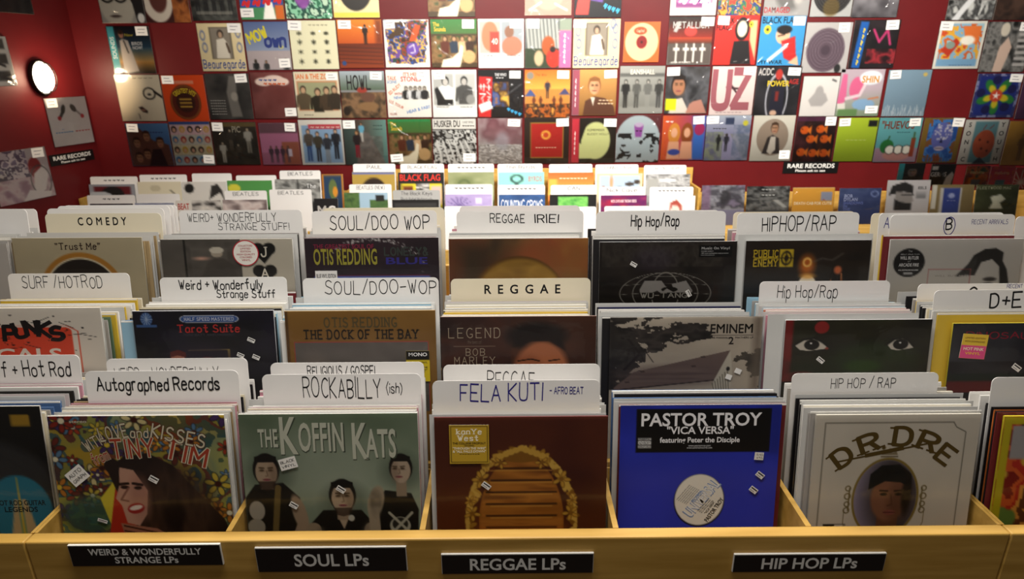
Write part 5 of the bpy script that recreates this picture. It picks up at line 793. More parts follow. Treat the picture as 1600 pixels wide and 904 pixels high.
 (1315, 1384, 108, 181, 'pink cartoon-shape record with a yellow speech balloon', lambda a: (a.g('b8a8b0', '8c9c84', y0=.4), a.p([(.05, .1), (.15, .1), (.2, .6), (.1, .9), (0, .7)], 'd06c94', 1, .02), a.e(.4, .4, .16, .24, 'd0688e', 1, .02), a.l([(.2, .62), (.5, .55), (.6, .3)], .07, 'd8c8cc'), a.e(.7, .18, .26, .15, 'd8dce0'), a.t('SHIN', .7, .21, .14, 'd0942c', .4), a.e(.62, .75, .26, .12, '8cacc8'), a.r(.7, .6, .95, .63, 'c87c4c', rot=-10), a.r(.02, .72, .2, .86, 'd8d4cc', rot=-8), a.r(.05, .85, .5, 1, '6a8c58')), 'r', 'b8a8b0'),
 (1389, 1457, 109, 181, 'pale blue-grey record with white frosty grass at the bottom', lambda a: (a.g('8098a8', '7c94a4'), [a.l([(i/30, 1), (i/30+rp.uniform(-.04, .04), rp.uniform(.75, .92))], .012, 'c8d0d4') for i in range(31)], a.e(.86, .1, .05, .04, 'c8b060')), 'L', '8098a8'),
 (1528.6, 1599, 115, 183, 'navy record with a rainbow star burst and patterned border', lambda a: (a.r(.06, .05, .94, .95, '22307c'), a.n(9, ['8a8cb0', '3a3c70'], 4, m=(np.maximum(abs(a.X-.5), abs(a.Y-.5)) > .44).astype(float), hard=1), [a.e(.5+.27*math.cos(t), .5+.27*math.sin(t), .17, .1, '2c7c3c', 1, .03, rot=math.degrees(t)) for t in np.linspace(.3, 6.58, 6)], [a.e(.5+.18*math.cos(t), .5+.18*math.sin(t), .11, .07, 'c8b82c', 1, .03, rot=math.degrees(t)) for t in np.linspace(.3, 6.58, 6)], a.e(.5, .5, .14, .14, 'c8482c', 1, .05), a.p([(.5+(.09 if i % 2 == 0 else .035)*math.sin(i*math.pi/5), .5-(.09 if i % 2 == 0 else .035)*math.cos(i*math.pi/5)) for i in range(10)], 'f0ece8'), [a.e(.5+.36*math.cos(t), .5+.36*math.sin(t), .1, .1, '1c1c50', 1, .02) for t in np.linspace(.8, 7.1, 6)]), 'R', '5a5c90'),
 (1601, 1672, 117, 185, 'purple record cut off by the right edge of the third row', lambda a: (a.n(3, ['4a2c4c', '6a3c5c'], 3),), '', '4a2c48'),
 # fourth row
 (194.8, 262, 192.7, 259, 'record of a laughing group against blue sky, leftmost of the fourth row', lambda a: (a.g('5a8ab8', '3c64a0'), a.p([(0, 1), (0, .1), (.25, .05), (.6, .4), (.95, .5), (1, 1)], '6a4438', 1, .03), [a.face(x, y, .11, 'b08060', '3a2418') for x, y in ((.2, .45), (.45, .3), (.75, .45), (.4, .72), (.2, .8))], a.p([(.4, 1), (.55, .6), (.75, .6), (.85, 1)], '2a2024'), a.t('~~~~~', .7, .2, .05, '2c3870', .3, font='h', wt=.16)), 'L'),
 (263, 327, 190, 258, 'grid of small cartoon heads on pastel squares', lambda a: ([a.r(.2*i, .06+.235*j, .2*i+.2, .06+.235*j+.235, ['d8b8bc', 'c8c4b8', 'd8ccac', 'b8c8cc'][(j) % 4]) for i in range(5) for j in range(4)], a.r(0, 0, 1, .06, '2c4c8c'), [(a.e(.1+.2*i, .17+.235*j, .07, .075, ['221c1a', '3a2820', 'c8a838', '2a70a8', '1c1c1c', 'a82c30'][(i*2+j*3) % 6]), a.e(.1+.2*i, .185+.235*j, .042, .05, 'd8ac90')) for i in range(5) for j in range(4)]), 'r'),
 (328.6, 399, 191, 257, 'dark olive record with figures in white trousers', lambda a: (a.n(4, ['2a2620', '443c30'], 4), a.r(0, 0, 1, .1, '6a5a38'), [a.man(x, y, h, s, 'b8a890', '221c16', legs=l) for x, y, h, s, l in ((.2, .45, .5, 'b8b4a8', 'c0bcb0'), (.4, .15, .5, '3a342c', '5a5044'), (.55, .5, .4, '4a4238', '2a2620'), (.8, .12, .6, 'a8a49a', '8a8478'))], a.t('PIC', .55, .16, .14, 'a8a08c', .2)), 'L', '34302a'),
 (403, 464, 192, 257, 'pink-washed record with wading figures', lambda a: (a.g('a86a84', 'b87898', y1=.7), a.r(0, 0, 1, .24, '6a4a54'), a.r(.55, .45, 1, 1, '9c5c48'), [a.man(.25+.15*i, .55, .4, '4a3440', '8a5c50', legs='5a4450') for i in range(4)], a.r(.7, .62, .8, .8, 'c8bcc8')), 'R', 'a86a84'),
 (465, 534, 187, 257, 'pale blue record with four long-coated men under a red title', lambda a: (a.r(.06, .12, .96, .96, '90acc8'), a.r(.22, .1, .96, .2, 'c04450'), a.t('~~~~~~', .6, .15, .07, 'd8b0a8', .66, font='h', wt=.16), [a.man(.2+.21*i, .2+.06*(i % 3 > 0)+.04*(i == 2), .72-.05*(i > 0), ['5a5048', '4a4438', '3a3c44', '2a2c34'][i], 'c8a890', '3a2c20', legs=['3c5888', '3a3a40', '9098a0', '2a2c34'][i]) for i in range(4)]), '', 'd8d4cc'),
 (534.5, 603, 187, 257, 'teal record with a couple climbing a grey rock', lambda a: (a.g('3c4844', '5a8480', hor=1), a.g('4a3c34', '6a948c', .3, 0, 1, .8, hor=1), a.p([(.25, 1), (.45, .25), (.6, .3), (.95, 1)], '6a6460', 1, .02), a.n(9, ['4a4644', '8a847c'], 4, box=(.3, .35, .9, 1), a=.5), a.man(.42, .06, .42, '6aa8c0', 'a88468', '2a2018', legs='c8c4bc'), a.man(.3, .24, .6, '2a2226', 'b8906c', '6a4424', legs='8c2434'), a.t('~~~~', .8, .12, .05, '34504c', .2, font='h', wt=.16), a.t('~~~~', .8, .2, .05, '34504c', .2, font='h', wt=.16)), 'L'),
 (605, 673.5, 186, 256, 'green and brown record with people feeding a white animal, in the fourth row', lambda a: (goat(a), a.r(0, 0, .97, .05, '2c8a4c')), 'l', '4a3a24'),
 (674.5, 744, 185, 255.5, 'black and white checked record with bold black capitals on top', lambda a: (a.n(8, ['141414', 'd8d8d4', '2a2a2a', 'b0b0ac'], 6, hard=1, box=(0, .24, 1, 1)), [a.l([(.1+.13*i, .5), (.2+.15*i, .95)], .05, 'e0e0dc') for i in range(6)], [a.e(.06+.1*i, .72+.1*j, .03, .03, 'e0e0dc') for i in range(6) for j in range(3)], a.r(0, 0, 1, .23, 'dcdad4'), a.t('HUSKER DU', .34, .11, .14, '161414', .6), a.t('LAND SPEED', .82, .08, .05, '444', .26, 'r'), a.t('~~~~~', .82, .15, .06, '444', .26, font='h', wt=.16)), 'r', '1a1a1a'),
 (746, 816, 184.5, 255, 'crinkled silvery record with a painted maroon reflection', lambda a: (a.g('7c5058', '9a9490', y1=.6), a.n(3, ['8a5c64', '6a4048', 'b0a8a8'], 4, a=.6), a.n(9, ['6a6462', 'd0ccc8', '8a8480', 'b0aaa6'], 7, box=(0, .58, 1, 1), sx=1, sy=3), a.e(.55, .5, .15, .2, 'a8a8b0', .6, .1)), 'R', '8a7478'),  # the maroon reflection is painted into the cover colours
 (819, 890, 184, 255, 'dark brown record with a framed red square and gold emblem', lambda a: (a.r(.13, .1, .88, .88, '9c7c34'), a.r(.15, .12, .86, .86, 'a82420'), a.e(.48, .37, .11, .1, 'd89c40'), a.e(.48, .37, .06, .055, 'b84424'), a.t('~~~~~~~~', .48, .64, .035, 'e8c8a8', .46, font='h', wt=.16)), 'R', '2a201c'),
 (893, 963.5, 184.5, 254, 'black record with a pale green moon-like shape and a red strip', lambda a: (a.r(0, 0, .18, 1, 'c03444'), a.t('~~~~~', .09, .55, .06, 'f0dcd8', .5, rot=-90, font='h', wt=.16), a.e(.55, .5, .33, .42, 'c8cc90', 1, .03), a.p([(.18, .9), (.18, .55), (.3, .6), (.45, .9)], 'c8cc90'), a.p([(.18, .05), (.35, .1), (.22, .5), (.18, .5)], '1c1a16'), a.t('REMEMBER', .55, .26, .05, '8a8c60', .4), a.t('BUDDY HOLLY', .6, .35, .05, '8a8c60', .5)), 'R', '1e1c18'),
 (964, 1033, 180, 252.5, 'arched pale grey sleeve spotted with black blotches and a purple cup', lambda a: (a.e(.5, .5, .5, .5, 'a4b0b4'), a.r(0, .5, 1, 1, 'a4b0b4'), a.n(7, ['a4b0b4', 'a4b0b4', '1c1e20'], 9, hard=1, box=(0, .38, 1, 1)), a.p([(.4, .2), (.62, .2), (.58, .46), (.44, .46)], '8a4a94'), a.e(.51, .2, .1, .05, 'b0a0b8'), a.t('~~', .51, .32, .06, '3a2040', .14, font='h', wt=.16)), '', '5a2c30'),
 (1036, 1104.6, 180.5, 249.5, 'orange and blue record of two long-haired women', lambda a: (a.g('c85828', '8c3c78', hor=1), a.r(.7, 0, 1, 1, '3c6cb8', 1, .1), [(a.e(x, .4, .14, .24, h, 1, .02), a.e(x, .38, .075, .11, 'd8a888', 1, .01), a.p([(x-.15, .98), (x-.12, .58), (x+.12, .58), (x+.16, .98)], 'd8a484', 1, .02)) for x, h in ((.28, 'c88838'), (.58, '8a4820'))], a.e(.3, .82, .14, .07, '3c4c98'), a.t('~~', .15, .12, .08, 'd8c8c0', .16, font='h', wt=.16), a.e(.86, .3, .12, .14, 'a02c5c', 1, .02)), 'R'),
 (1105, 1175, 180, 250, 'lilac-blue street record with two walking silhouettes', lambda a: (a.g('a8b0bc', '8c8ca8', y1=.4), a.p([(.2, 1), (.45, .4), (.55, .4), (.9, 1)], '9894b0'), a.n(6, ['6a6a8c', '8a9474', '5c5c78'], 5, box=(0, .35, .4, 1), a=.7), a.n(6, ['7c7c98', '5c6c84', '9a9cb0'], 6, box=(.62, .2, 1, 1), a=.7), a.man(.3, .42, .36, '222', '2a2420', legs='222'), a.man(.48, .4, .4, '2c2c34', '3a2c28', legs='2a2a30'), a.t('~~~~~', .3, .28, .05, '444', .3, font='h', wt=.16), a.r(.42, .05, .62, .2, '3a4460'), a.e(.88, .17, .06, .06, 'c8c040')), 'L'),
 (1178, 1244, 180, 251, 'white record with a circular portrait of a man in a waistcoat', lambda a: (a.e(.5, .48, .38, .4, '8c7c6c'), a.e(.5, .48, .37, .39, '9c8c7c'), a.p([(.28, .84), (.38, .48), (.5, .42), (.66, .5), (.72, .84)], '3a3230'), a.p([(.4, .8), (.46, .46), (.58, .46), (.6, .75), (.5, .86)], 'c8c0b4'), a.face(.53, .28, .11, 'b89478', '4a3424')), 'r', 'd0ccc0'),
 (1246, 1309, 182, 251, 'dark record full of glowing orange goldfish', lambda a: (a.n(3, ['3a1c14', '241414', '4a2428'], 4), [(a.e(x, y, .11, .09, 'd0601c', 1, .02), a.p([(x+.06, y), (x+.17, y-.1), (x+.17, y+.1)], 'd87828', 1, .01), a.e(x-.06, y-.02, .015, .015, '111')) for x, y in ((.22, .3), (.62, .28), (.4, .5), (.75, .5), (.2, .8), (.5, .82), (.78, .82))], a.r(0, 0, 1, .1, '5a2c4c', .7)), 'R', '2a1814'),
 (1311, 1374, 183.7, 251.5, 'plain bright lime record with a small black label', lambda a: (a.g('b8cc38', 'a8c030'), a.r(.76, .06, .98, .2, '222'), a.t('~~~~~', .5, .5, .04, 'd0dc80', .5, font='h', wt=.16)), 'L', 'b4c836'),
 (1374.8, 1443, 183.7, 252.4, 'turquoise record with a drawn bowl of eggs, pepper and bottle', lambda a: (a.r(0, .68, 1, 1, 'b090a0'), a.t('"HUEVOS"', .48, .16, .17, '8a3c20', .84, 'b'), a.t('~~~~~~', .6, .32, .04, '2c5c64', .3, font='h', wt=.16), a.e(.27, .65, .16, .16, '2c7c3c'), a.l([(.27, .5), (.3, .42)], .03, '2c5c2c'), a.e(.52, .85, .32, .12, 'c8948c'), [a.e(x, .72, .11, .1, 'f0ece0') for x in (.35, .55, .74)], [a.ring(x, .72, .11, .1, .012, '222') for x in (.35, .55, .74)], a.r(.82, .45, .92, .88, '9c4428'), a.r(.85, .32, .89, .48, '4a6a3c')), 'R', '6cb0b4'),
 (1445, 1507.7, 184, 253.5, 'gold-bordered record with a blue skull-like mask', lambda a: (a.r(.14, .04, .88, .96, '2c5ca8'), a.n(7, ['2c5ca8', '4a84c4', '8a5c34'], 5, hard=1, box=(.14, .04, .88, .96)), a.e(.52, .42, .26, .32, '6a70b4'), a.sp(40, .022, ['d8d4d8'], (.32, .15, .75, .48)), a.p([(.48, .55), (.52, .46), (.56, .55)], '1c2040'), a.e(.5, .68, .12, .05, 'd8c8d0'), a.l([(.42, .68), (.58, .68)], .015, '2a2040'), [a.l([(.2+.08*i, .98), (.22+.08*i, .78)], .03, '3c6cb0') for i in range(8)], a.r(.4, .84, .56, .98, '8a4a28')), 'R', '8a6c2c'),
 (1509.2, 1577, 186.7, 255.4, 'white record with black capitals down both sides of a red balloon face', lambda a: (a.r(.24, .04, .78, .97, '6c98a0'), a.e(.53, .55, .25, .32, 'c05c38', 1, .01), a.n(6, ['c8643c', 'a84c30'], 4, a=.6, m=a.me(.53, .55, .24, .31)), [a.e(x, y, .025, .025, '4a1c14') for x, y in ((.42, .45), (.62, .5), (.5, .65), (.64, .7))], a.l([(.45, .22), (.5, .12)], .015, '8c2424'), a.l([(.6, .2), (.68, .12)], .015, '8c2424'), a.p([(.35, 1), (.5, .84), (.7, 1)], '2c3848'), [a.t(c, .12, .11+.195*i, .10, '141414') for i, c in enumerate('SONIC')], [a.t(c, .89, .11+.195*i, .10, '141414') for i, c in enumerate('YOUTH')]), '', 'd8d4cc'),
 (1578, 1645, 189, 257, 'ochre yellow record cut off by the right edge of the fourth row', lambda a: (a.n(3, ['d8a848', 'c89838'], 3), a.man(.4, .3, .6, '9a7030', 'b88c48', '8a6028', legs='9a7030')), '', 'd0a040'),
]
for i, h in enumerate(HW):
    u0, u1, v0, v1, lab, f = h[:6]; tc = h[6] if len(h) > 6 else 'R'; bg = h[7] if len(h) > 7 else '888'; sl = h[8] if len(h) > 8 else True
    hang(u0, u1, v0, v1, lab if lab.endswith('record') or 'record' in lab or 'sleeve' in lab else 'record: '+lab, f, tc, bottom=(v0 == 0), bg=bg, sleeve=sl)
# seven-inch records and signs low on the back wall
for (u0, u1, v0, v1, lab, f, bg) in [
 (1405, 1446, 255, 283, 'small black record with a teal edge hung low at the right', lambda a: (a.r(0, 0, .22, 1, '3c9ca4'), a.face(.55, .45, .25, '6a6864', '222'), a.r(.4, .9, .6, .95, 'ccc')), '222222'),
 (1456, 1494, 256, 288, 'small black record with a white profile and white capitals', lambda a: (a.t('GERMS', .35, .48, .2, 'e0dcd8', .66), a.r(.05, .1, .3, .28, 'd8d4d0'), a.p([(.62, 1), (.7, .6), (.9, .35), (1, .5), (.95, 1)], 'd8d4d0')), '181616'),
 (1511, 1547, 259, 290, 'small dark record with a glowing orange block and scribbled title', lambda a: (a.n(4, ['3a4a24', 'd87028', '8c3420', '4a2c40'], 3), a.t('melvins', .5, .3, .14, 'e8d8a0', .6, 'h', wt=.14), a.r(.3, .65, .7, .95, '5a6a80')), '4a2820'),
 (1549, 1586, 260, 291, 'small red and pink record with a scribbled title', lambda a: (a.n(4, ['d84434', 'c82c5c', 'e06a3c'], 5), a.t('melvins', .5, .3, .14, 'f0c8a0', .6, 'h', wt=.14), a.r(.3, .65, .7, .95, '4a84a0')), 'c83c3c'),
 (1588, 1625, 262, 293, 'small red record with a white burst at the right edge', lambda a: ([a.l([(.3, .7), (.3+.6*math.cos(t), .7+.6*math.sin(t))], .05, 'e8dcd8') for t in np.linspace(0, 6.28, 13)],), 'c02c2c')]:
    Y = WY-.0045; xa, zt = at(u0, v0, Y); xb, _ = at(u1, v0, Y); zb = at((u0+u1)/2, v1+1, Y)[1]
    a = Art(30, bg); f(a); wall_record(((xa+xb)/2, Y-.004, zb), xb-xa-.003, zt-zb, 0, a, lab, '', 'small records low on the back wall', T=.003, seed=int(u0))
def rare_sign(loc, rot, w, h, label):
    s = MB(); s.box(-w/2, w/2, -.004, 0, -h/2, h/2, BLACK); o = s.obj('wall_sign', None, loc, (0, 0, rot)); tm = MB()
    put_text(tm, 'RARE RECORDS', .5, .36, .36, 'fff', .86, 'b', 0, 0, 'c', {}, w, h, -.0042, LETTER, False); put_text(tm, 'Please ask to see', .5, .77, .2, 'fff', .55, 'b', 0, 0, 'c', {}, w, h, -.0042, LETTER, False)
    for V in tm.v: V[:, 2] -= h/2
    tm.obj('lettering', o); return tag(o, label, 'sign')
xa, za = at(1225, 252.5, WY-.006); xb, _ = at(1311, 253.5, WY-.006); zb = at(1268, 270.5, WY-.006)[1]
rare_sign(((xa+xb)/2, WY-.0012, (za+zb)/2), 0, xb-xa, za-zb, 'black RARE RECORDS sign under the orange goldfish record on the back wall')
# ------------------------------------------------------------------ the left wall
def left(u, v): p = atp(u, v, CORN, LN); return p
LROT = math.atan2(-LD[1], -LD[0])     # local +x of a thing on the left wall points to the corner
def left_hang(q, art, label, tagc, name='record', sleeve=True):
    """q: pixel corners tl, tr, br, bl"""
    P = [left(*c) for c in q]; s = [np.dot(p-CORN, -LD) for p in P]; W = ((s[1]-s[0])+(s[2]-s[3]))/2; zt = (P[0][2]+P[1][2])/2; zb = (P[2][2]+P[3][2])/2; c = CORN-LD*(sum(s)/4)+LN*.0088
    return wall_record((c[0], c[1], zb), W, zt-zb, LROT, art, label, tagc, 'things on the left wall', sleeve=sleeve, seed=int(q[0][0])+5)
A = Art(60, 'c8c0bc'); A.n(2, ['c4bcb8', 'd0c8c4'], 3); A.l([(.38, .28), (.30, .38)], .07, '4a4644'); A.e(.39, .24, .05, .1, '3a3634', rot=20); A.e(.26, .42, .045, .045, 'a82c34'); A.l([(.66, .25), (.80, .38)], .05, '8a827e'); A.e(.64, .23, .06, .09, '4a4442', rot=-35); A.e(.83, .41, .045, .045, 'a82c34'); A.t('~~~~~~~', .3, .71, .05, '5c8cb0', .42, font='h', wt=.16); A.t('~~~~~', .76, .71, .06, 'b8504c', .36, font='h', wt=.16); A.t('~~', .28, .65, .03, '5c8cb0', .05, font='h', wt=.16)
left_hang([(68, 151), (131, 153), (147, 225), (82, 226)], A, 'white record with two match-like drawings under the wall lamp', 'L')
A = Art(60, 'b0a4a4'); A.n(8, ['7c6c80', 'c8bcbc', '5c4c60', 'b0a4a8'], 4, hard=1, box=(0, 0, .62, .55)); A.n(6, ['b89098', 'c8b8b8', '9c7c88'], 5, box=(0, .55, 1, 1)); A.e(.74, .38, .12, .2, '8c2c2c', 1, .02); A.p([(.62, .9), (.7, .5), (.9, .35), (.97, .5), (.85, .85)], 'd8d0cc'); A.ring(.8, .65, .18, .3, .015, '4a4444'); A.p([(.4, 1), (.55, .8), (.95, .9), (.9, 1)], 'd8d0cc')
left_hang([(-22, 232), (72, 236), (84, 309), (-4, 319)], A, 'purple patterned record at the left edge of the frame', 'R')
A = Art(40, 'c8c4bc'); [A.r(.1, y, .9, y+.2, '3a3836') for y in (.05, .35, .7)]; A.l([(.2, .4), (.8, .6)], .05, '222')
left_hang([(-52, 50), (9, 62), (23, 131), (-34, 138)], A, 'cream record with black blocks, cut off by the left edge beside the lamp', '')
A = Art(40, '1c1a1a'); A.n(3, ['141212', '2a2626'], 3); A.r(.1, .1, .6, .5, '2a3038')
left_hang([(-42, -55), (35, -45), (50, 16), (-25, 24)], A, 'near-black record in the top left corner of the frame', '')
P = [left(*c) for c in ((74, 238), (144, 237), (149, 253), (78, 255))]; s = [np.dot(p-CORN, -LD) for p in P]; c = CORN-LD*(sum(s)/4)+LN*.0012
rare_sign((c[0], c[1], (P[0][2]+P[2][2])/2), LROT, ((s[1]-s[0])+(s[2]-s[3]))/2, (P[0][2]+P[1][2]-P[2][2]-P[3][2])/2, 'black RARE RECORDS sign below the white match record on the left wall')
# bulkhead lamp
GLASS = bpy.data.materials.new('lit_glass'); GLASS.use_nodes = True; b = GLASS.node_tree.nodes['Principled BSDF']; b.inputs['Base Color'].default_value = (.95, .9, .8, 1); b.inputs['Emission Color'].default_value = (1, .86, .66, 1); b.inputs['Emission Strength'].default_value = 9
pl = left(61, 121); lamp = empty('wall_lamp', tuple(pl)); lamp.rotation_euler = (0, 0, LROT); tag(lamp, 'lit oval bulkhead lamp with a wire guard on the red left wall', 'lamp')
def dome(rx, rz, d, y0, m, seg=24, rings=8):
    g = MB(); g.soft = True; P = np.zeros((rings+1, seg+1, 3))
    for i in range(rings+1):
        a = i/rings*math.pi/2
        for j in range(seg+1):
            t = 2*math.pi*j/seg; P[i, j] = (rx*math.cos(a)*math.cos(t), y0-d*math.sin(a), rz*math.cos(a)*math.sin(t))
    g.ngrid(P, m); return g
g = MB(); g.prism([(.078*math.cos(t), .112*math.sin(t)) for t in np.linspace(0, 2*math.pi, 33)[:-1]], -.028, -.001, METAL); bevel(g.obj('lamp_base', lamp), .006)
dome(.066, .098, .06, -.029, GLASS).obj('glass_globe', lamp)
gd = MB(); gd.soft = True
for x in (-.04, 0, .04):
    gd.tube([(x, -.03-.067*math.cos(t), .104*math.sin(t)*math.sqrt(1-(x/.08)**2)) for t in np.linspace(-1.5, 1.5, 14)], .0028, METAL, 6)
for z in (-.048, .048): gd.tube([(.072*math.sin(t)*math.sqrt(1-(z/.115)**2), -.03-.067*math.cos(t), z) for t in np.linspace(-1.5, 1.5, 12)], .0028, METAL, 6)
gd.tube([(.073*math.cos(t), -.03, .106*math.sin(t)) for t in np.linspace(0, 6.283, 25)], .004, METAL, 6)
gd.obj('wire_guard', lamp)
pt = bpy.data.lights.new('wall_lamp_light', 'POINT'); pt.energy = 6.5; pt.color = (1, .78, .52); pt.shadow_soft_size = .05
po = bpy.data.objects.new('wall_lamp_light', pt); COL.objects.link(po); po.location = tuple(pl+LN*.16)
# ------------------------------------------------------------------ browsers along the back wall
def rear_unit(u0, u1, rows, Yf, label, vref, bh=.2, fh=.13):
    """rows: list of (Y of the record tops, v of the highest record top); returns shelf heights"""
    sh = []; xs = []
    for Y, v in rows:
        z = at(vref, v, Y)[1]; sh.append(z-.318*math.cos(LEAN))
    xa = at(u0, 300, rows[0][0])[0]; xb = at(u1, 300, rows[0][0])[0]; cx = (xa+xb)/2; root = empty('wall_browser', (cx, 4.5, 0))
    def part(nm, x0, x1, y0, y1, z0, z1):
        m_ = MB(); m_.box(x0-cx, x1-cx, y0-4.5, y1-4.5, z0, z1, WOOD); bevel(m_.obj(nm, root), .002)
    yb = WY-.012; ys = [Yf]+[rows[i][0]-.075 for i in range(len(rows)-2, -1, -1)]  # front to back
    R_ = rows[::-1]; H_ = sh[::-1]
    part('front_board', xa, xb, Yf-.02, Yf, .08, H_[0]+fh)
    part('back_board', xa, xb, yb-.016, yb, .08, H_[-1]+bh)
    part('plinth', xa+.02, xb-.02, Yf+.03, yb-.03, 0, .08)
    for i in range(len(R_)):
        y0 = Yf+.001 if i == 0 else R_[i][0]-.075; y1 = R_[i+1][0]-.075 if i+1 < len(R_) else yb-.017
        part('shelf', xa+.021, xb-.021, y0, y1-.001, H_[i]-.016, H_[i]-.0015)
        for s, x in ((0, xa), (1, xb-.018)):
            part('side_panel', x, x+.018, y0+.0005, y1-.0015, .08, H_[i]+(fh+.01 if i < len(R_)-1 or len(R_) == 1 else .2))
    tag(root, label, 'record bin'); return {R_[i][0]: H_[i] for i in range(len(R_))}
def rear_record(u0, u1, v, Y, z0, bg, f, label, group, N=30, sleeve=False, ky=.4):
    xa, z = at(u0, v, Y); xb, _ = at(u1, v, Y); W = min(xb-xa-.004, .325); H = (z-z0)/math.cos(LEAN); a = Art(N, bg, seed=int(u0), ky=ky); f(a); mb = MB(); jacket(mb, a, W, H, .004)
    o = mb.obj('record', None, ((xa+xb)/2, Y-H*math.sin(LEAN), z0), (-LEAN, 0, 0))
    if sleeve: sleeve_mesh(W+.003, H+.003, .004, WALLSLEEVE).obj('plastic_sleeve', o)
    return tag(o, label, 'record', group)
def rear_card(u0, u1, v, Y, z0, txt, label, group, m=CARD, ink=LINEINK, tab=.045, lines=1):
    xa, z = at(u0, v, Y); xb, _ = at(u1, v, Y); w = xb-xa-.004; h = (z-z0)/math.cos(LEAN); r = .012
    pts = [(-w/2, 0), (w/2, 0)]+[(w/2-r+r*math.cos(t), h-r+r*math.sin(t)) for t in np.linspace(0, math.pi/2, 4)]+[(-w/2+r-r*math.sin(t), h-r+r*math.cos(t)) for t in np.linspace(0, math.pi/2, 4)]
    mb = MB(); mb.prism(pts, 0, .0011, m)
    for i, t in enumerate(txt.split('|') if txt else []): put_text(mb, t, .5, (.5+i*.9)*tab/h, .5*tab/h, '111', min(.66, .085*len(t)), 'h', 0, 0, 'c', dict(wt=.11, seed=int(u0)), w, h, -.0003, ink, False)
    o = mb.obj('divider_card', None, ((xa+xb)/2, Y-h*math.sin(LEAN), z0), (-LEAN, 0, 0)); return tag(o, label, 'divider card', group)
YU, YL, YK = 4.56, 4.40, 4.25
GU, GL_ = 'cards and records of the bins along the back wall', 'cards and records of the bins along the back wall'
sl = rear_unit(131, 545, [(YU, 281), (YL, 311)], 4.22, 'maple record browser along the back wall, left of the middle ones', 340)
sc = rear_unit(546, 1090, [(YU, 268), (YL, 301), (YK, 336)], 4.06, 'maple record browser along the back wall, in the middle of the picture', 815, .31)
sr = rear_unit(1093, 1690, [(YU, 281)], 4.2, 'maple record browser along the back wall at the right, with single records leaning', 1340, .2, .03)
G_ = 'records in the browsers along the back wall'
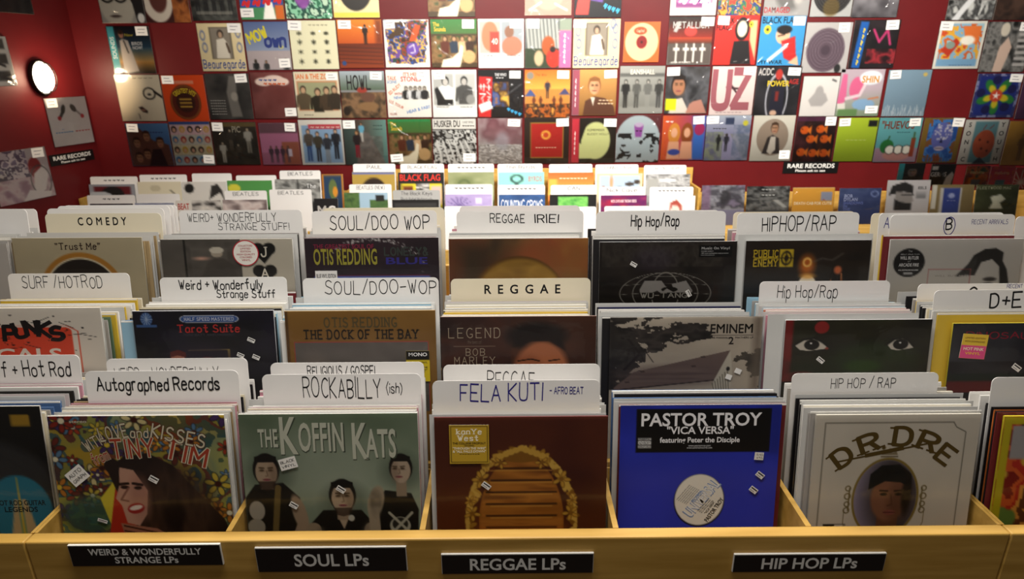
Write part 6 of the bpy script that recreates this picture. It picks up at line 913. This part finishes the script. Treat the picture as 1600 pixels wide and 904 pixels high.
for q in [
 (136, 213, 288, YU, sl, '8a8c94', lambda a: (a.r(.1, .1, .9, .5, '5c1c20'), a.e(.5, .5, .25, .4, '1c1a1a'), a.e(.2, .6, .3, .25, 'b0b4b8')), 'small grey and maroon record at the left end of the back wall bins'),
 (214, 283, 284, YU, sl, 'd0c8b0', lambda a: (a.e(.4, .3, .12, .15, 'b8b098'), a.l([(.75, .4), (.85, .6)], .04, '6a6458')), 'cream record in the left back bins, left of the white stickered one'),
 (284, 353, 284, YU, sl, 'ccc8c2', lambda a: (a.e(.15, .3, .11, .22, '1a1a1a'), a.p([(.6, .8), (.66, .2), (.8, .1), (.9, .4), (.95, .9), (.85, .5)], '2c2a28')), 'white record with a black round sticker in the left back bins'),
 (354, 425, 282, YU, sl, '4c8a48', lambda a: (a.e(.15, .35, .14, .2, 'c8c040'), a.r(0, .6, 1, .66, '5c7a38')), 'green record in the left back bins'),
 (429, 500, 280, YU, sl, '2c2c2c', lambda a: (a.n(4, ['1c1c1c', 'a0a09c', '2a2a2a'], 3), a.r(.5, 0, .52, 1, '111'), a.t('The', .8, .3, .16, 'e0e0e0', .2, 's')), 'black and white record with a white serif word in the left back bins'),
 (502, 536, 272, YU, sl, 'a8702c', lambda a: (a.r(.08, .06, .92, 2, '243a54'), a.e(.5, .6, .2, .4, '5a6a3c'), a.e(.6, .7, .12, .2, 'c8862c')), 'narrow blue painting in an ochre border, beside the left back bins'),
 (140, 208, 318, YL, sl, '3a3438', lambda a: a.n(4, ['2a2428', '5a565c'], 3), 'dark record in the lower left back bins'),
 (210, 272, 317, YL, sl, '8a90a8', lambda a: a.n(4, ['6a7090', 'a8acb8'], 3), 'blue-grey record in the lower left back bins'),
 (274, 345, 313, YL, sl, 'd4d0c8', lambda a: (a.t('BEAT', .16, .3, .3, 'b0342c', .26), a.n(5, ['2c2a28', 'a8a4a0', 'd4d0c8'], 4, box=(.35, 0, 1, 1)), a.e(.15, .9, .12, .2, '222')), 'white record with red capitals in the lower left back bins'),
 (347, 417, 312, YL, sl, 'b09c98', lambda a: a.n(3, ['a08884', 'c8bcb8', '6a5c5c'], 4), 'pinkish grey photograph record under the lower left card'),
 (490, 528, 310, YL, sl, '1c1a1c', lambda a: a.t('MC', .5, .6, .5, 'd8d4d0', .8), 'small black record with two white capitals in the lower left back bins'),
 (549.5, 617, 268.7, YU, sc, 'a88c40', lambda a: (a.r(0, 0, 1, .1, '5868a0'), a.e(.5, 1.0, .32, .75, '2a1c14')), 'ochre record with the top of a dark head'),
 (621, 694, 269.5, YU, sc, '1c1a1a', lambda a: (a.t('BLACK FLAG', .48, .22, .28, 'd03428', .9), a.r(.06, .5, .95, 1.6, 'd8c830'), a.r(.1, .6, .32, 1.2, '6a3420'), a.n(6, ['d8d4d0', '222', 'd8d4d0'], 5, box=(.38, .5, .68, 1.6)), a.r(.72, .6, .94, 1.4, 'd8b0a8')), 'black record with red capitals over yellow panels'),
 (699.5, 772, 269, YU, sc, '8c9468', lambda a: (a.n(3, ['7c845c', '9ca078'], 3), a.e(.35, .6, .2, .4, '6a7448', .7, .1), a.ring(.35, .6, .12, .25, .04, '54603c')), 'olive green record in the middle back bins'),
 (778, 851, 269, YU, sc, '8cd0c4', lambda a: (a.ring(.4, .3, .12, .16, .06, '34504c'), a.p([(.36, .5), (.44, .5), (.5, 1.3), (.3, 1.3)], '3c5854'), a.t('BYRDS', .8, .3, .22, 'b06a78', .3)), 'turquoise record with a dark drawn emblem'),
 (856, 928, 269.5, YU, sc, 'e0803c', lambda a: (a.g('d8602c', 'f0a84c'), a.r(.02, .3, .2, .8, 'e8a848'), a.t('~~~~~~~~', .55, .25, .1, 'f0d8b8', .6, font='h', wt=.16)), 'bright orange record in the middle back bins'),
 (932, 1005, 271, YU, sc, 'd0c09c', lambda a: (a.r(.06, .1, .94, 2, 'a8bcd0'), a.e(.5, .75, .2, .14, '3a3028'), a.e(.72, .5, .1, .1, '3a3028'), a.e(.88, .4, .07, .1, '3a3028'), a.e(.15, .8, .06, .2, '8a4a28'), a.r(.3, .9, .8, 1.6, '222630'), a.e(.32, .4, .04, .3, 'c8946c')), 'pale blue pictured record in a cream border'),
 (1009, 1079, 272, YU, sc, '8a8a8a', lambda a: (a.n(5, ['3a3a3a', 'b8b8b8', '6a6a6a'], 4), a.r(.02, .2, .28, 1, '9a9a96'), a.e(.5, .3, .2, .1, 'd8d8d8')), 'grey glossy record at the right end of the middle back bins'),
 (537, 606, 301, YL, sc, '9cb8cc', lambda a: (a.n(6, ['3c5a34', '54703c', '2c4428'], 3, box=(0, 0, .36, 1.4)), a.n(6, ['3c5a34', '54703c'], 4, box=(.58, .3, 1, 1.6)), a.r(.72, .1, .92, .4, '222')), 'record with a leafy street under blue sky'),
 (610, 688, 312, YL, sc, '1a1a1a', lambda a: a.r(.05, .2, .95, .4, '333'), 'black record below the grey divider card'),
 (695, 769, 303.5, YL, sc, 'a898c4', lambda a: (a.n(3, ['9c8cbc', 'b8a8d0'], 3), [a.l([(.3, .6), (.3+.26*math.cos(t), .6+.5*math.sin(t))], .02, '5c4c80') for t in np.linspace(0, 6.28, 15)], a.r(.65, .2, .78, .45, 'd8d0e4'), a.e(.5, .9, .1, .2, '6a5a90', .6, .1)), 'lilac record with a drawn dandelion'),
 (779, 852, 304, YL, sc, '2c4c84', lambda a: (a.n(5, ['24406c', '3c6098'], 3), a.t('COUNTING CROWS', .5, .52, .45, 'd8dce4', .9, 'h', wt=.16)), 'blue record with brushed white lettering'),
 (858, 933, 304, YL, sc, '161616', lambda a: (a.r(.18, .1, .82, .2, 'b0c4b8'), a.n(6, ['3c8a3c', '7cc060', '4ca048'], 3, box=(.2, .14, .82, 1.3)), a.t('CAN', .5, .95, .5, 'e0e8e0', .56)), 'black record with a tin of green leaves'),
 (938.5, 1011, 305, YL, sc, '7c1c48', lambda a: (a.n(3, ['9c2040', '5c1c54', 'a03058'], 3), a.t('NICK CAVE AND THE BAD SEEDS', .5, .3, .14, 'e8d0d4', .56), a.e(.5, .8, .12, .25, 'd87c34'), a.e(.5, .75, .06, .12, 'e0c060')), 'crimson and purple record in the middle back bins'),
 (1017, 1087, 306, YL, sc, 'd8d8d4', lambda a: (a.p([(.42, .9), (.44, .35), (.58, .2), (.7, .5), (.72, 1.2), (.62, .6), (.5, .5)], '9c4438', 1, .02), a.e(.56, .9, .1, .4, 'd8c4b8', 1, .03)), 'white record with a red-haired head'),
 (1097, 1165, 289.5, YU, sr, '8c88a0', lambda a: (a.n(4, ['5a5860', 'a8a8b0', '4a4850', '8a8094'], 3), a.r(0, 0, .2, 1, '8a6a88', .7), a.e(.55, .5, .12, .3, '3a383c', .8, .05)), 'silvery lilac record, leftmost of the right back wall records'),
 (1167, 1235, 291, YU, sr, '4a4a4a', lambda a: (a.n(5, ['2a2a2a', '7a7a78', '1a1a1a'], 4), a.t('~~~~', .5, .12, .1, 'b8b8b4', .3, font='h', wt=.16), a.t('~~~~', .5, .35, .1, 'b8b8b4', .3, font='h', wt=.16), a.l([(.7, .6), (.9, .85)], .1, 'a8a8a4')), 'dark grey photo record left of the mustard record'),
 (1239, 1305, 293, YU, sr, 'd09c3c', lambda a: (a.r(0, 0, 1, .03, 'd8d4cc'), a.t('DEATH CAB FOR CUTIE', .5, .68, .12, 'e8dcc0', .92), a.r(.68, .2, .95, .58, '8c90a0'), a.r(.74, .5, .78, .56, 'a83c3c')), 'mustard yellow record among the right back wall records'),
 (1312, 1378, 294, YU, sr, '3c4878', lambda a: (a.n(2, ['34406c', '48547c', '2c3654'], 3), a.t('BOB', .22, .34, .14, 'a8b0d0', .2), a.t('DYLAN', .28, .50, .14, 'a8b0d0', .34), a.t('SHADOWS', .35, .66, .12, '6a78b4', .48), a.t('IN', .16, .80, .12, '6a78b4', .1), a.t('THE', .2, .94, .12, '6a78b4', .18), a.ring(.85, .25, .08, .12, .03, '8c9cc8')), 'dark blue lettered record among the right back wall records'),
 (1387, 1455, 281.5, YU, sr, 'c4c0c0', lambda a: (a.p([(.05, .55), (.12, .2), (.4, .06), (.6, .2), (.62, .5), (.4, .42)], '2a2828', 1, .01), a.p([(.22, .42), (.58, .45), (.64, .75), (.5, 1.0), (.3, 1.0), (.2, .7)], '9a9490', 1, .01), a.l([(.36, .52), (.62, .52)], .04, '1a1a1a'), a.p([(.2, .7), (.35, .8), (.6, .85), (.6, 1.1), (.2, 1.1)], '2a2828', 1, .02), a.t('EELS', .82, .28, .1, '333', .2), [a.r(.7, .4+.06*i, .92, .42+.06*i, '777') for i in range(5)]), 'grey record with a bearded profile in glasses'),
 (1457, 1523, 288.5, YU, sr, '8a7850', lambda a: (a.r(.0, 0, .12, 1, 'd0ccc0'), a.r(.2, .12, .72, 1.5, 'c8c4bc'), a.r(.28, .15, .68, 1.4, '3c4c94'), a.e(.48, .45, .08, .1, 'a8b0d4'), a.t('~~~', .48, .65, .04, 'a8b0d4', .2, font='h', wt=.16)), 'tan record with an upright blue panel'),
 (1526, 1593, 288.5, YU, sr, '4a4c2c', lambda a: (a.n(3, ['3c4024', '5c6040'], 3), a.t('FLEETWOOD MAC', .42, .13, .1, 'a8a888', .8, 's'), a.p([(.35, .5), (.6, .4), (.72, .6), (.6, .75), (.68, 1), (.35, 1), (.42, .75)], 'e8e8d4', 1, .01)), 'olive record with a painted white flash reflection and pale title'),  # the white patch is flash glare painted into the cover
]:
    u0, u1, v, Y, sh, bg, f, lab = q; rear_record(u0, u1, v, Y, sh[Y], bg, f, lab, G_, sleeve=(sh is sr), ky={YU: .5, YL: .45}[Y] if sh is not sr else .62)
GC = 'divider cards in the browsers along the back wall'
for q in [(140, 215, 276, YU, sl, '~~~~~', 'white divider card, leftmost of the back wall bins', CARD), (217, 292, 273, YU, sl, '~~~~~~', 'white divider card second from the left in the back wall bins', CARD), (299, 362, 271, YU, sl, '', 'white divider card above the white record with a black round sticker', CARD), (368, 432, 274, YU, sl, '', 'white divider card above the green record in the left back bins', CARD), (436, 501, 266.5, YU, sl, 'BEATLES', 'white divider card above the black and white record with a white serif word', CARD),
 (135, 211, 305, YL, sl, '~~~~', 'white divider card leftmost in the lower row of the left back bins', CARD), (212, 281, 303, YL, sl, '', 'white divider card second in the lower row of the left back bins', CARD), (350, 417, 298, YL, sl, 'BEATLES', 'white divider card above the pinkish grey record', CARD), (420, 487, 296, YL, sl, 'BEATLES', 'tall bare white divider card, rightmost in the lower row of the left back bins', CARD),
 (551, 618, 256, YU, sc, 'PAUL', 'white divider card above the ochre record with a dark head', CARD), (625, 694, 256, YU, sc, 'BLACK FLAG', 'white divider card above the black record with red capitals', CARD), (699.5, 772, 256, YU, sc, '~~~~~~~', 'white divider card above the olive green record', CARD), (777, 848, 256, YU, sc, 'The Byrds', 'white divider card above the turquoise record', CARD), (857.5, 926, 256.5, YU, sc, 'C', 'white divider card above the bright orange record', CARD), (930, 998, 257, YU, sc, 'JOHNNY CASH', 'white divider card above the cream-bordered pale blue record', CARD), (1006, 1073, 258, YU, sc, 'CLAPTON / CREAM', 'white divider card above the grey glossy record', CARD),
 (545, 612, 288, YL, sc, 'BEATLES (NEW)', 'white divider card above the leafy street record, its writing ending in (NEW)', CARD), (613, 688, 297, YL, sc, 'The Black Keys|Black Rebel Motorcycle', 'grey divider card with two lines of writing', None), (695, 770, 288, YL, sc, '~~~~~~~', 'white divider card above the lilac dandelion record', CARD), (777, 852, 289, YL, sc, '~~~~~~~', 'white divider card above the blue brush-lettered record', CARD), (860, 933, 289, YL, sc, 'CAN', 'white divider card above the tin of green leaves', CARD), (936, 1008, 292, YL, sc, 'Nick Cave', 'white divider card above the crimson and purple record', CARD), (1015, 1084, 292, YL, sc, '~~~~~~~', 'white divider card above the red-haired head record', CARD),
 (694, 769, 322, YK, sc, '', 'blank white divider card low in the middle back bins, left of REGGAE IRIE!', CARD), (860, 932, 323, YK, sc, '', 'white divider card low in the middle back bins, right part of the REGGAE IRIE! column', CARD), (944, 1016, 322, YK, sc, '', 'white divider card low in the middle back bins behind the bold Hip Hop/Rap card', CARD), (777, 852, 324, YK, sc, '', 'white divider card low in the middle back bins behind the REGGAE IRIE! card', CARD), (1020, 1087, 330, YK, sc, '', 'white divider card lowest at the right of the middle back bins', CARD)]:
    u0, u1, v, Y, sh, tx, lab, m = q; rear_card(u0, u1, v, Y+.016, sh[Y], tx, lab, GC, m or GREYCARD if m is None else m)
